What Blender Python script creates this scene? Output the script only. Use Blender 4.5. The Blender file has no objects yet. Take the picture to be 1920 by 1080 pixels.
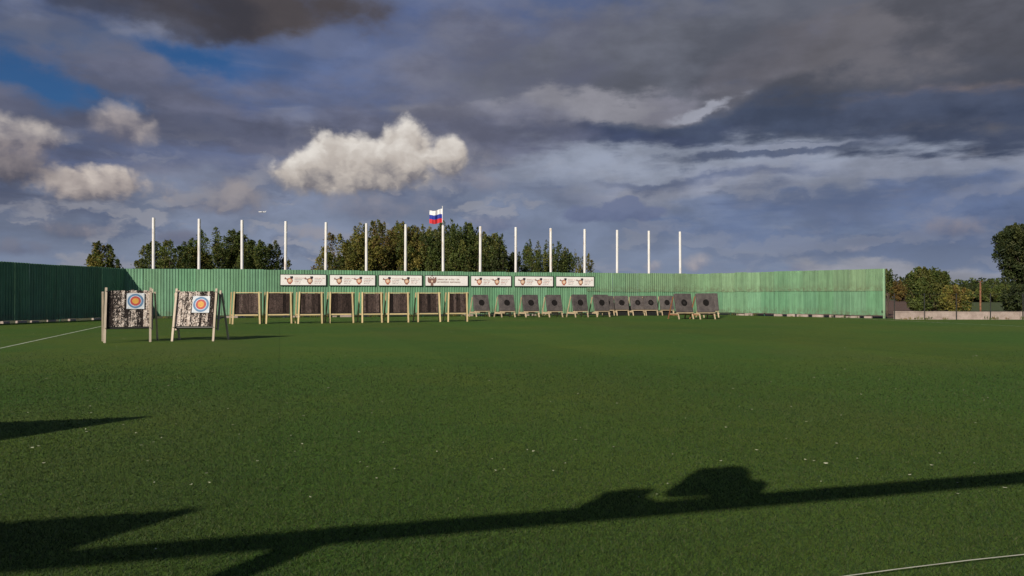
import bpy, bmesh, math, random
from mathutils import Vector, Matrix, noise as mnoise

# ------------------------------------------------------------------ camera
scene = bpy.context.scene
C = scene.collection
R = math.radians
EYE = 1.5                 # lens height above the turf (m)
FOC = 1400.0 / 1920.0     # focal length in frame widths
cam_data = bpy.data.cameras.new('camera')
cam_data.sensor_width = 36.0
cam_data.lens = 36.0 * FOC
cam_data.clip_start = 0.05
cam_data.clip_end = 20000.0
cam = bpy.data.objects.new('camera', cam_data)
cam.location = (0, 0, EYE)
cam.rotation_euler = (R(90.696), 0, 0)
C.objects.link(cam)
scene.camera = cam

# ------------------------------------------------------------------ light
SUN_AZ = R(208.0)         # the sun stands behind the left shoulder (clockwise from +Y)
SUN_EL = R(25.6)
sun_data = bpy.data.lights.new('sun', 'SUN')
sun_data.energy = 5.0
sun_data.angle = R(0.5)
sun_data.color = (1.0, 0.90, 0.76)
sun = bpy.data.objects.new('sun', sun_data)
sdir = Vector((math.sin(SUN_AZ) * math.cos(SUN_EL), math.cos(SUN_AZ) * math.cos(SUN_EL), math.sin(SUN_EL)))
sun.rotation_euler = sdir.to_track_quat('Z', 'Y').to_euler()
sun.location = sdir * 60
C.objects.link(sun)

scene.view_settings.view_transform = 'Standard'
scene.view_settings.look = 'None'
scene.view_settings.gamma = 1.0
scene.view_settings.exposure = 0.0
scene.view_settings.use_curve_mapping = False
scene.render.engine = 'CYCLES'
scene.cycles.use_denoising = True
scene.cycles.use_adaptive_sampling = True
scene.cycles.adaptive_threshold = 0.015
scene.cycles.adaptive_min_samples = 12
scene.cycles.max_bounces = 6
scene.cycles.diffuse_bounces = 3
scene.cycles.transparent_max_bounces = 8
scene.cycles.sample_clamp_indirect = 4.0


# ------------------------------------------------------------------ node helper
class G:
    """small expression builder over a node tree"""
    def __init__(self, nt):
        self.nt = nt

    def n(self, typ, **kw):
        nd = self.nt.nodes.new(typ)
        for k, v in kw.items():
            setattr(nd, k, v)
        return nd

    def put(self, sock, v):
        if isinstance(v, bpy.types.NodeSocket):
            self.nt.links.new(v, sock)
        elif v is not None:
            if sock.type == 'RGBA' and not isinstance(v, (int, float)) and len(v) == 3:
                v = (*v, 1.0)
            sock.default_value = v

    memo = None

    def once(self, make, *key):
        """reuse an identical node instead of adding it twice"""
        if self.memo is None:
            return make()
        k = tuple((v.node.name, v.identifier) if isinstance(v, bpy.types.NodeSocket) else v for v in key)
        if k not in self.memo:
            self.memo[k] = make()
        return self.memo[k]

    def m(self, op, a, b=None, c=None, clamp=False):
        return self.once(lambda: self._m(op, a, b, c, clamp), op, a, b, c, clamp)

    def _m(self, op, a, b, c, clamp):
        nd = self.n('ShaderNodeMath', operation=op, use_clamp=clamp)
        self.put(nd.inputs[0], a); self.put(nd.inputs[1], b); self.put(nd.inputs[2], c)
        return nd.outputs[0]

    def add(self, a, b): return self.m('ADD', a, b)
    def sub(self, a, b): return self.m('SUBTRACT', a, b)
    def mul(self, a, b): return self.m('MULTIPLY', a, b)

    def vm(self, op, a, b=None, out=0):
        nd = self.n('ShaderNodeVectorMath', operation=op)
        self.put(nd.inputs[0], a)
        if b is not None:
            self.put(nd.inputs['Scale'] if op == 'SCALE' else nd.inputs[1], b)
        return nd.outputs[out]

    def ss(self, x, a, b, lo=0.0, hi=1.0, kind='SMOOTHSTEP'):
        return self.once(lambda: self._ss(x, a, b, lo, hi, kind), 'ss', x, a, b, lo, hi, kind)

    def _ss(self, x, a, b, lo, hi, kind):
        nd = self.n('ShaderNodeMapRange', interpolation_type=kind)
        self.put(nd.inputs['Value'], x)
        for i, v in zip((1, 2, 3, 4), (a, b, lo, hi)):
            self.put(nd.inputs[i], v)
        return nd.outputs[0]

    def noise(self, vec, scale, detail=4.0, rough=0.55, dist=0.0, color=False, lac=2.0):
        nd = self.n('ShaderNodeTexNoise')
        self.put(nd.inputs['Vector'], vec)
        self.put(nd.inputs['Scale'], scale); nd.inputs['Detail'].default_value = detail
        nd.inputs['Roughness'].default_value = rough; nd.inputs['Distortion'].default_value = dist
        nd.inputs['Lacunarity'].default_value = lac
        return nd.outputs['Color' if color else 'Fac']

    def vor(self, vec, scale, detail=0.0, rough=0.5, feature='F1', smooth=0.5, out='Distance'):
        nd = self.n('ShaderNodeTexVoronoi', feature=feature)
        self.put(nd.inputs['Vector'], vec)
        nd.inputs['Scale'].default_value = scale
        nd.inputs['Detail'].default_value = detail
        nd.inputs['Roughness'].default_value = rough
        if feature == 'SMOOTH_F1':
            nd.inputs['Smoothness'].default_value = smooth
        return nd.outputs[out]

    def mix(self, f, a, b, mode='MIX'):
        nd = self.n('ShaderNodeMix', data_type='RGBA', blend_type=mode)
        self.put(nd.inputs[0], f); self.put(nd.inputs[6], a); self.put(nd.inputs[7], b)
        return nd.outputs[2]

    def xyz(self, v):
        nd = self.n('ShaderNodeSeparateXYZ'); self.put(nd.inputs[0], v)
        return nd.outputs[0], nd.outputs[1], nd.outputs[2]

    def comb(self, x, y, z):
        nd = self.n('ShaderNodeCombineXYZ')
        for i, v in enumerate((x, y, z)):
            self.put(nd.inputs[i], v)
        return nd.outputs[0]

    def ramp(self, f, stops):
        nd = self.n('ShaderNodeValToRGB')
        el = nd.color_ramp.elements
        while len(el) < len(stops):
            el.new(0.5)
        for e, (p, c) in zip(el, stops):
            e.position = p; e.color = (*c, 1.0) if len(c) == 3 else c
        self.put(nd.inputs[0], f)
        return nd.outputs[0]


def srgb(r, g, b):
    f = lambda c: (c / 255 / 12.92) if c / 255 <= 0.04045 else ((c / 255 + 0.055) / 1.055) ** 2.4
    return (f(r), f(g), f(b))


# ------------------------------------------------------------------ sky
# Nishita daylight with broken September cloud in front of it: a high veil, slate
# stratocumulus shelves and a few sunlit cumulus heaps, all placed by compass bearing
# and height above the horizon (degrees).
world = bpy.data.worlds.new('World')
scene.world = world
world.use_nodes = True
wt = world.node_tree
wt.nodes.clear()
g = G(wt)
g.memo = {}
SKY = 0.1


def bearing(px, py):
    dx = px - 960.0; dy = 557.0 - py
    return math.degrees(math.atan2(dx, 1400.0)), math.degrees(math.atan2(dy, math.hypot(1400.0, dx)))


def build_sky():
    tc = g.n('ShaderNodeTexCoord')
    d = g.vm('NORMALIZE', tc.outputs['Generated'])
    x, y, z = g.xyz(d)
    sky = g.n('ShaderNodeTexSky', sky_type='NISHITA', sun_disc=False)
    sky.sun_elevation = SUN_EL
    sky.sun_rotation = SUN_AZ
    sky.air_density = 1.0; sky.dust_density = 0.4; sky.ozone_density = 2.5
    # upper-sky blue, deepened as between autumn clouds
    blue = g.mix(1.0, sky.outputs[0], (0.16, 0.34, 0.55), 'MULTIPLY')
    DEG = 180 / math.pi
    arad = g.m('ARCTAN2', x, y); erad = g.m('ARCSINE', z)
    az = g.mul(arad, DEG)
    el = g.mul(erad, DEG)
    P = g.comb(arad, erad, 0.0)
    S = 1.0 / SKY

    def col(r, gg, b):
        c = srgb(r, gg, b)
        return (c[0] * S * 0.95, c[1] * S * 1.015, c[2] * S)

    def n2(vec, scale, detail=4, rough=0.55, color=False):
        nd = g.n('ShaderNodeTexNoise', noise_dimensions='2D')
        g.put(nd.inputs['Vector'], vec); nd.inputs['Scale'].default_value = scale
        nd.inputs['Detail'].default_value = detail; nd.inputs['Roughness'].default_value = rough
        return nd.outputs['Color' if color else 'Fac']

    def st2(vec, sx, sy, ox=0.0, oy=0.0):
        return g.vm('ADD', g.vm('MULTIPLY', vec, (sx, sy, 1.0)), (ox, oy, 0.0))

    # perspective plane of the cloud deck: streaks crowd together towards the horizon
    zz = g.add(g.m('MAXIMUM', z, 0.0), 0.10)
    deck = g.comb(g.m('DIVIDE', x, zz), g.m('DIVIDE', y, zz), 0.0)
    # warped bearings so that no cloud keeps a geometric outline
    w1 = n2(st2(P, 1, 2.0), 4.0, 3, 0.55, color=True)
    wx, wy, wz = g.xyz(w1)
    w2 = n2(st2(P, 1, 1.6), 20.0, 4, 0.6, color=True)
    vx, vy, vz = g.xyz(w2)
    deckw = g.vm('ADD', deck, g.vm('SCALE', g.vm('SUBTRACT', w1, (0.5, 0.5, 0.5)), 1.2))
    azw = g.add(az, g.add(g.mul(g.sub(wx, 0.5), 12.0), g.mul(g.sub(vx, 0.5), 2.4)))
    elw = g.add(el, g.add(g.mul(g.sub(wy, 0.5), 4.5), g.mul(g.sub(vy, 0.5), 1.4)))
    nf = n2(st2(P, 1, 2.4), 5.0, 5, 0.55)
    nf2 = n2(st2(P, 1, 2.0, 3.1, 1.7), 9.0, 5, 0.56)
    nf3 = n2(st2(P, 1, 4.5, 8.1, 0.7), 8.0, 5, 0.56)

    dd = g.vm('ADD', P, g.vm('SCALE', g.vm('SUBTRACT', w2, (0.5, 0.5, 0.5)), 0.035))

    def relief(v):
        nd = g.n('ShaderNodeTexVoronoi', voronoi_dimensions='2D', feature='F1', normalize=True)
        g.put(nd.inputs['Vector'], v)
        nd.inputs['Scale'].default_value = 19.0; nd.inputs['Detail'].default_value = 2.0
        nd.inputs['Roughness'].default_value = 0.45; nd.inputs['Lacunarity'].default_value = 2.3
        return g.sub(1.0, g.mul(nd.outputs['Distance'], 2.0))

    rel = relief(dd)
    rel_l = relief(g.vm('ADD', dd, (-0.010, 0.014, 0.0)))     # a point a little towards the light
    lit = g.sub(rel, rel_l)
    fine = n2(P, 60.0, 3, 0.55)

    cuP = st2(dd, 0.9, 2.9)
    cu = g.m('MULTIPLY_ADD', rel, 0.16, n2(cuP, 8.0, 4, 0.55))
    cu_l = g.m('MULTIPLY_ADD', rel_l, 0.16, n2(g.vm('ADD', cuP, (-0.010, 0.034, 0.0)), 8.0, 4, 0.55))
    cul = g.sub(cu, cu_l)
    nv = n2(deckw, 1.1, 5, 0.6)
    sa_ = n2(st2(deckw, 0.5, 1.0), 1.7, 4, 0.52)
    sb_ = n2(st2(deckw, 0.42, 1.0, 7.3, 2.1), 2.0, 4, 0.52)
    # every pattern is finished before the layers are laid one over another (keeps the shader small)
    gate = g.add(g.add(nf, nf2), nf3)
    for q_ in (rel, lit, fine, nv, sa_, sb_, azw, elw, cu, cul):
        gate = g.add(gate, q_)
    tie = lambda v: g.m('MULTIPLY_ADD', gate, 1e-9, v)
    nf, nf2, nf3, rel, lit, fine, cu, cul = [tie(v) for v in (nf, nf2, nf3, rel, lit, fine, cu, cul)]
    nv, sa_, sb_, azw, elw, az, el = [tie(v) for v in (nv, sa_, sb_, azw, elw, az, el)]

    def regate(c):
        """finish the layers so far before starting the next ones"""
        nonlocal nf, nf2, nf3, rel, lit, fine, cu, cul, azw, elw, az, el
        bw = g.n('ShaderNodeRGBToBW'); g.put(bw.inputs[0], c)
        k = bw.outputs[0]
        nf, nf2, nf3, rel, lit, fine, cu, cul, azw, elw, az, el = [g.m('MULTIPLY_ADD', k, 1e-9, v) for v in (nf, nf2, nf3, rel, lit, fine, cu, cul, azw, elw, az, el)]

    def blob(px, py, wpx, hpx, tilt=0.0):
        A, E = azw, elw
        a0, e0 = bearing(px, py)
        sa, se = wpx / 24.4, hpx / 24.4
        du = g.sub(A, a0); dv = g.sub(E, e0)
        if tilt:
            dv = g.sub(dv, g.mul(du, tilt))
        u = g.mul(du, 1 / sa); v = g.mul(dv, 1 / se)
        r2 = g.m('MULTIPLY_ADD', u, u, g.mul(v, v))
        return g.m('EXPONENT', g.mul(r2, -0.7))

    # ---- high veil with the blue gaps
    cover = g.ss(nv, 0.25, 0.60)
    cover = g.m('MAXIMUM', cover, g.ss(el, 20.0, 12.0, 0.0, 0.92))
    veil_c = g.mix(g.ss(nf, 0.35, 0.66), col(80, 95, 138), col(114, 114, 134))
    gap = g.add(blob(150, 160, 120, 40, -0.35), blob(340, 95, 150, 20, 0.0))
    gap = g.add(gap, g.mul(blob(30, 200, 80, 30), 0.8))
    gap = g.add(gap, g.mul(blob(640, 130, 260, 70, 0.1), 0.30))
    gap = g.add(gap, g.mul(blob(560, 50, 200, 26), 0.35))
    gapm = g.ss(g.m('MULTIPLY_ADD', nf, 1.1, g.sub(gap, 0.55)), 0.15, 0.95)
    cover = g.mul(g.m('MAXIMUM', cover, 0.70), g.sub(1.0, g.mul(gapm, 0.95)))
    c = g.mix(cover, blue, veil_c)

    # ---- pale air brightening the lower sky
    c = g.mix(g.ss(el, 11.0, 1.0, 0.0, 0.55), c, col(118, 130, 158))

    # ---- streaky shelves on the deck plane
    calm = g.ss(el, 0.5, 9.0, 0.25, 1.0)
    c = g.mix(g.mul(g.ss(sa_, 0.42, 0.72, 0.0, 0.75), calm), c, col(136, 136, 155))
    c = g.mix(g.mul(g.ss(sb_, 0.45, 0.72, 0.0, 0.65), calm), c, col(88, 97, 125))

    # ---- large cloud masses: (x, y, w, h, tilt, colour, strength)
    def mass(c, spec, colr, amount, edge=(0.05, 0.70), amp=0.75, fine=None, vary=0.22, other=None):
        fine = nf if fine is None else fine
        bl = blob(*spec)
        t = g.m('MULTIPLY_ADD', g.m('MULTIPLY_ADD', fine, amp * 2.0, -amp), g.ss(bl, 0.0, 0.30), bl)
        o = other if other is not None else (nf2 if fine is not nf2 else nf)
        cc = g.mix(g.ss(o, 0.3, 0.7), tuple(v * (1 - vary * 0.8) for v in colr), tuple(v * (1 + vary) for v in colr))
        return g.mix(g.ss(t, edge[0], edge[1], 0.0, amount), c, cc)

    # soft blue-grey middle, mauve field right of centre, slate shelves on the right
    c = mass(c, (820, 120, 330, 130, 0.0), col(94, 106, 146), 0.60, fine=nf)
    c = mass(c, (1130, 120, 290, 90, 0.05), col(110, 109, 128), 0.90, fine=nf)
    c = mass(c, (1600, 110, 520, 150, 0.0), col(101, 101, 113), 0.95, fine=nf2, amp=0.45, vary=0.3)
    c = mass(c, (1840, 80, 280, 110, 0.0), col(86, 84, 93), 0.80, fine=nf, amp=0.7, vary=0.3)
    c = mass(c, (1640, 140, 260, 50, -0.1), col(74, 75, 87), 0.72, fine=nf2)
    c = mass(c, (1580, 85, 110, 34, -0.15), col(106, 101, 108), 0.75, fine=nf2)
    c = mass(c, (1420, 120, 70, 50, 0.2), col(110, 106, 117), 0.55, fine=nf2)
    regate(c)
    c = mass(c, (1800, 190, 120, 26, 0.0), col(122, 109, 111), 0.90, fine=nf2)
    c = mass(c, (1420, 240, 560, 38, 0.02), col(70, 78, 101), 0.93, fine=nf3, amp=0.6)
    c = mass(c, (1090, 265, 220, 30, 0.0), col(68, 75, 102), 0.92, fine=nf3, amp=0.6)
    c = mass(c, (1790, 285, 300, 48, 0.0), col(64, 71, 93), 0.92, fine=nf3, amp=0.6)
    c = mass(c, (1030, 203, 230, 20, 0.03), col(146, 141, 151), 0.9, fine=nf3, vary=0.15)
    c = mass(c, (1225, 190, 70, 18, 0.10), col(128, 124, 138), 0.85, fine=nf2)
    c = mass(c, (1320, 188, 70, 7, 0.08), col(158, 156, 170), 0.85, fine=nf3, vary=0.1)
    regate(c)
    c = mass(c, (1180, 320, 440, 40, -0.02), col(150, 153, 171), 0.88, fine=nf3, amp=1.0)
    c = mass(c, (1600, 348, 380, 28, -0.04), col(138, 140, 158), 0.90, fine=nf3, amp=1.0)
    c = mass(c, (1280, 345, 160, 10, -0.02), col(98, 105, 133), 0.85, fine=nf3)
    c = mass(c, (1420, 292, 190, 12, 0.02), col(72, 80, 106), 0.85, fine=nf3)
    c = mass(c, (1480, 278, 120, 5, 0.0), col(146, 148, 166), 0.7, fine=nf3)
    c = mass(c, (1100, 365, 200, 16, 0.0), col(146, 146, 163), 0.75, fine=nf3)
    c = mass(c, (1560, 420, 480, 36, 0.0), col(92, 105, 140), 0.80, fine=nf3, amp=1.0)
    regate(c)
    c = mass(c, (1820, 460, 220, 26, 0.0), col(72, 86, 123), 0.88, fine=nf3, amp=0.8)
    c = mass(c, (1160, 400, 90, 22, -0.05), col(94, 105, 138), 0.95, fine=nf2, edge=(0.25, 0.42))
    c = mass(c, (1060, 412, 90, 16, -0.05), col(98, 109, 141), 0.9, fine=nf2, edge=(0.25, 0.45))
    # left-hand cloud
    c = mass(c, (430, 8, 210, 36, 0.0), col(84, 76, 79), 0.97, fine=nf2, amp=0.5)
    c = mass(c, (250, 8, 120, 30, 0.0), col(62, 61, 72), 0.7, fine=nf2)
    c = mass(c, (40, 110, 100, 90, 0.0), col(68, 73, 93), 0.5, fine=nf2)
    c = mass(c, (420, 245, 370, 76, -0.05), col(102, 101, 120), 0.85, fine=nf)
    regate(c)
    c = mass(c, (470, 245, 270, 28, -0.04), col(86, 88, 109), 0.8, fine=nf3)
    c = mass(c, (900, 250, 150, 50, 0.0), col(104, 104, 124), 0.7, fine=nf)
    c = mass(c, (130, 330, 230, 76, 0.0), col(80, 82, 102), 0.80, fine=nf2)
    c = mass(c, (380, 330, 200, 40, 0.0), col(98, 106, 138), 0.7, fine=nf3)
    c = mass(c, (210, 440, 300, 40, 0.0), col(92, 97, 120), 0.85, fine=nf3)
    c = mass(c, (430, 380, 160, 42, 0.0), col(120, 119, 137), 0.85, fine=nf2)
    c = mass(c, (580, 465, 260, 34, 0.0), col(128, 132, 152), 0.75, fine=nf3)
    regate(c)
    c = mass(c, (900, 385, 150, 36, 0.0), col(112, 118, 143), 0.85, fine=nf2)
    c = mass(c, (700, 400, 130, 26, 0.0), col(118, 120, 140), 0.75, fine=nf2)
    # the deepest gap in the cloud, open to the blue
    gp = g.add(blob(110, 152, 90, 30, -0.35), g.mul(blob(300, 92, 110, 15), 0.8))
    c = g.mix(g.ss(g.m('MULTIPLY_ADD', nf2, 0.9, g.sub(gp, 0.45)), 0.12, 0.85, 0.0, 0.92), c, blue)
    # pale air near the ground
    c = mass(c, (760, 440, 480, 70, 0.0), col(124, 131, 155), 0.72, fine=nf3, amp=0.6)
    c = g.mix(g.ss(el, 8.0, 0.5, 0.0, 0.62), c, col(134, 141, 163))

    # ---- field of small broken cumulus above the horizon
    win = g.mul(g.ss(el, 13.0, 6.0), g.ss(el, 0.0, 1.5))
    cuc = g.mix(g.ss(cul, -0.08, 0.10), col(96, 104, 131), col(152, 148, 158))
    c = g.mix(g.mul(g.ss(cu, 0.54, 0.70, 0.0, 0.62), g.mul(win, g.ss(az, 12.0, -2.0, 0.4, 1.0))), c, cuc)

    # ---- sunlit cumulus: billowing heaps with a flat shaded base
    def heap(c, lobes, base_y, top, mid, shade, amount=1.0, soft=0.20, amp=0.5, span=110.0, relief_k=0.55, shear=0.0):
        t = None
        for (lx, ly, lw, lh) in lobes:
            a0, e0 = bearing(lx, ly)
            u = g.mul(g.sub(az, a0), 24.4 / lw); v = g.mul(g.sub(el, e0), 24.4 / lh)
            b = g.sub(1.0, g.m('SQRT', g.m('MULTIPLY_ADD', u, u, g.mul(v, v))))
            t = b if t is None else g.m('SMOOTH_MAX', t, b, 0.05)
        a0, be = bearing(lobes[0][0], base_y)
        hgt = g.m('MULTIPLY_ADD', g.sub(fine, 0.5), 1.0, g.sub(el, be))     # degrees above the base
        if shear:
            hgt = g.sub(hgt, g.mul(g.sub(az, a0), shear))
        t = g.add(t, g.mul(g.sub(rel, 0.42), amp))
        t = g.add(t, g.mul(g.sub(fine, 0.5), 0.16))
        t = g.sub(t, g.ss(hgt, -1.6, 1.6, 1.0, 0.0))
        a = g.ss(t, -0.02, g.ss(hgt, -0.5, 3.2, soft + 0.42, soft), 0.0, amount)
        k = g.add(g.ss(hgt, -0.2, span / 24.4, 0.0, 1.0, 'LINEAR'), g.mul(lit, relief_k))
        k = g.add(k, g.mul(g.sub(nf2, 0.5), 0.4))
        warm = lambda q: (q[0] * 1.05, q[1] * 0.985, q[2] * 0.97)
        cc = g.mix(g.ss(k, 0.02, 0.52), warm(shade), warm(mid))
        cc = g.mix(g.ss(k, 0.38, 1.0), cc, warm(top))
        return g.mix(a, c, cc)

    W = col(226, 220, 216)
    c = heap(c, [(700, 318, 215, 92), (840, 300, 90, 70), (600, 335, 120, 70)], 392, col(150, 148, 158), col(140, 139, 150), col(112, 114, 130), amount=0.5, soft=0.75, amp=0.5, span=150)
    c = heap(c, [(690, 325, 158, 72), (760, 292, 68, 72), (842, 298, 42, 52), (608, 330, 94, 54), (645, 298, 74, 64)],
             376, W, col(186, 177, 172), col(112, 110, 120), soft=0.30, amp=0.40, span=150, shear=0.14, relief_k=0.5)
    W2 = col(206, 195, 189)
    c = heap(c, [(165, 352, 130, 48), (215, 345, 70, 40), (130, 350, 60, 40)], 384, W2, col(162, 152, 151), col(94, 94, 108), amount=0.95, soft=0.35, span=85)
    c = heap(c, [(20, 262, 95, 42), (75, 268, 50, 34)], 290, col(192, 183, 180), col(140, 134, 140), col(90, 89, 105), amount=0.85, soft=0.45, span=60)
    c = heap(c, [(25, 320, 85, 56)], 360, col(150, 140, 142), col(116, 110, 117), col(76, 76, 90), amount=0.88, soft=0.55, span=75)
    regate(c)
    c = heap(c, [(235, 245, 60, 58)], 292, col(172, 163, 164), col(140, 134, 141), col(98, 98, 115), amount=0.88, soft=0.6, span=90)
    c = heap(c, [(440, 372, 70, 48), (420, 392, 120, 36)], 414, col(154, 147, 151), col(132, 128, 137), col(104, 107, 127), amount=0.8, soft=0.6, span=75)
    c = heap(c, [(700, 398, 150, 40)], 426, col(140, 138, 151), col(122, 123, 140), col(100, 106, 129), amount=0.65, soft=0.6, span=60)
    c = heap(c, [(900, 350, 70, 34)], 372, col(146, 143, 155), col(128, 128, 144), col(108, 112, 134), amount=0.6, soft=0.6, span=50)
    c = heap(c, [(1790, 432, 95, 26)], 447, col(132, 129, 143), col(112, 114, 134), col(86, 96, 126), amount=0.8, soft=0.5, span=40)
    c = heap(c, [(1305, 500, 40, 26), (1225, 505, 30, 18)], 516, col(166, 160, 167), col(146, 143, 155), col(124, 128, 149), amount=0.8, soft=0.45, span=30)
    c = heap(c, [(1605, 468, 40, 13)], 474, col(146, 146, 161), col(130, 134, 153), col(104, 114, 143), amount=0.8, soft=0.5, span=18)
    regate(c)
    c = heap(c, [(140, 440, 80, 24)], 458, col(132, 127, 138), col(112, 112, 127), col(90, 96, 118), amount=0.75, soft=0.5, span=40)
    c = heap(c, [(1165, 398, 60, 30), (1105, 408, 70, 24), (1210, 402, 50, 18)], 432, col(106, 116, 148), col(98, 108, 140), col(94, 104, 136), amount=0.85, soft=0.18, span=40)
    c = heap(c, [(600, 440, 75, 24), (660, 446, 60, 18)], 462, col(150, 147, 157), col(134, 133, 147), col(114, 119, 141), amount=0.7, soft=0.5, span=30)
    c = heap(c, [(335, 455, 70, 26)], 474, col(112, 114, 134), col(100, 105, 129), col(92, 99, 124), amount=0.8, soft=0.3, span=40)
    c = heap(c, [(930, 425, 90, 22)], 446, col(122, 127, 151), col(104, 112, 141), col(96, 106, 137), amount=0.75, soft=0.35, span=30)
    c = heap(c, [(40, 470, 110, 22)], 488, col(118, 118, 134), col(104, 108, 129), col(94, 100, 124), amount=0.7, soft=0.5, span=30)
    c = heap(c, [(1520, 505, 70, 14)], 515, col(120, 124, 147), col(110, 117, 144), col(104, 112, 141), amount=0.7, soft=0.35, span=20)
    # bright slot just above the trees on the right
    regate(c)
    regate(c)
    c = mass(c, (1690, 505, 170, 14), col(150, 147, 158), 0.85, fine=nf3)

    # ground side of the dome
    c = g.mix(g.ss(z, -0.01, -0.05), c, col(40, 48, 36))
    bg = g.n('ShaderNodeBackground')
    g.put(bg.inputs[0], c)
    bg.inputs[1].default_value = SKY
    out = g.n('ShaderNodeOutputWorld')
    wt.links.new(bg.outputs[0], out.inputs[0])
    world.cycles.sampling_method = 'MANUAL'
    world.cycles.sample_map_resolution = 256


build_sky()


# ------------------------------------------------------------------ helpers
def on_ground(px, py):
    """ground point seen at a pixel of the 1920x1080 photograph (horizon at row 557)"""
    D = 1400.0 * EYE / (py - 557.0)
    return Vector(((px - 960.0) / 1400.0 * D, D, 0.0))


def up_ray(px, D):
    return (px - 960.0) / 1400.0 * D


class MB:
    """collects boxes, tubes and sheets and links them as ONE mesh object"""
    def __init__(self):
        self.v = []; self.f = []

    def add(self, vs, fs):
        o = len(self.v)
        self.v += [tuple(p) for p in vs]
        self.f += [tuple(i + o for i in f) for f in fs]
        return self

    def box(self, lo, hi, M=None):
        x0, y0, z0 = lo; x1, y1, z1 = hi
        vs = [Vector(p) for p in ((x0, y0, z0), (x1, y0, z0), (x1, y1, z0), (x0, y1, z0),
                                  (x0, y0, z1), (x1, y0, z1), (x1, y1, z1), (x0, y1, z1))]
        if M is not None:
            vs = [M @ p for p in vs]
        return self.add(vs, [(0, 3, 2, 1), (4, 5, 6, 7), (0, 1, 5, 4), (1, 2, 6, 5), (2, 3, 7, 6), (3, 0, 4, 7)])

    def cbox(self, lo, hi, b=0.01, M=None):
        """box with chamfered vertical (y-facing) outline: bevel on all four x/z corners"""
        x0, y0, z0 = lo; x1, y1, z1 = hi
        ring = [(x0 + b, z0), (x1 - b, z0), (x1, z0 + b), (x1, z1 - b), (x1 - b, z1), (x0 + b, z1), (x0, z1 - b), (x0, z0 + b)]
        inn = [(x0 + 1.6 * b, z0 + .6 * b), (x1 - 1.6 * b, z0 + .6 * b), (x1 - .6 * b, z0 + 1.6 * b), (x1 - .6 * b, z1 - 1.6 * b),
               (x1 - 1.6 * b, z1 - .6 * b), (x0 + 1.6 * b, z1 - .6 * b), (x0 + .6 * b, z1 - 1.6 * b), (x0 + .6 * b, z0 + 1.6 * b)]
        vs = [Vector((x, y0, z)) for x, z in inn] + [Vector((x, y0 + .6 * b, z)) for x, z in ring] + \
             [Vector((x, y1 - .6 * b, z)) for x, z in ring] + [Vector((x, y1, z)) for x, z in inn]
        if M is not None:
            vs = [M @ p for p in vs]
        fs = [tuple(range(8)), tuple(range(31, 23, -1))]
        for k in range(3):
            for i in range(8):
                j = (i + 1) % 8
                fs.append((k * 8 + i, (k + 1) * 8 + i, (k + 1) * 8 + j, k * 8 + j))
        return self.add(vs, fs)

    def bar(self, a, b, w, d, side=None):
        """square timber from a to b, w wide along 'side', d deep"""
        a = Vector(a); b = Vector(b); t = (b - a).normalized()
        s = Vector(side) if side is not None else Vector((1, 0, 0))
        s = (s - t * s.dot(t)).normalized()
        n = t.cross(s)
        vs = []
        for p in (a, b):
            for i, j in ((-1, -1), (1, -1), (1, 1), (-1, 1)):
                vs.append(p + s * (i * w / 2) + n * (j * d / 2))
        return self.add(vs, [(0, 3, 2, 1), (4, 5, 6, 7), (0, 1, 5, 4), (1, 2, 6, 5), (2, 3, 7, 6), (3, 0, 4, 7)])

    def tube(self, pts, rads, n=6, cap=True):
        pts = [Vector(p) for p in pts]
        o = len(self.v); ref = Vector((0.31, 0.2, 0.93))
        for i, p in enumerate(pts):
            t = (pts[min(i + 1, len(pts) - 1)] - pts[max(i - 1, 0)]).normalized()
            s = t.cross(ref)
            s = s.normalized() if s.length > 1e-4 else Vector((1, 0, 0))
            q = t.cross(s)
            for k in range(n):
                a = 2 * math.pi * k / n
                self.v.append(tuple(p + (s * math.cos(a) + q * math.sin(a)) * rads[i]))
        for i in range(len(pts) - 1):
            for k in range(n):
                k2 = (k + 1) % n
                self.f.append((o + i * n + k, o + i * n + k2, o + (i + 1) * n + k2, o + (i + 1) * n + k))
        if cap:
            self.f.append(tuple(o + k for k in reversed(range(n))))
            e = o + (len(pts) - 1) * n
            self.f.append(tuple(e + k for k in range(n)))
        return self

    def lathe(self, prof, n=12, c=(0, 0)):
        """profile of (r, z) about a vertical axis"""
        o = len(self.v)
        for r, z in prof:
            for k in range(n):
                a = 2 * math.pi * k / n
                self.v.append((c[0] + r * math.cos(a), c[1] + r * math.sin(a), z))
        for i in range(len(prof) - 1):
            for k in range(n):
                k2 = (k + 1) % n
                self.f.append((o + i * n + k, o + i * n + k2, o + (i + 1) * n + k2, o + (i + 1) * n + k))
        self.f.append(tuple(o + k for k in reversed(range(n))))
        e = o + (len(prof) - 1) * n
        self.f.append(tuple(e + k for k in range(n)))
        return self

    def plate(self, outline, y0, y1):
        """flat plate with an x/z outline, from y0 (front) to y1 (back)"""
        n = len(outline)
        vs = [(x, y0, z) for x, z in outline] + [(x, y1, z) for x, z in outline]
        fs = [tuple(range(n)), tuple(range(2 * n - 1, n - 1, -1))]
        for i in range(n):
            j = (i + 1) % n
            fs.append((i, n + i, n + j, j))
        return self.add(vs, fs)

    def disc(self, cx, cz, r, y0, y1, n=28, rz=None):
        rz = rz or r
        return self.plate([(cx + r * math.cos(2 * math.pi * k / n), cz + rz * math.sin(2 * math.pi * k / n)) for k in range(n)], y0, y1)

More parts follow.
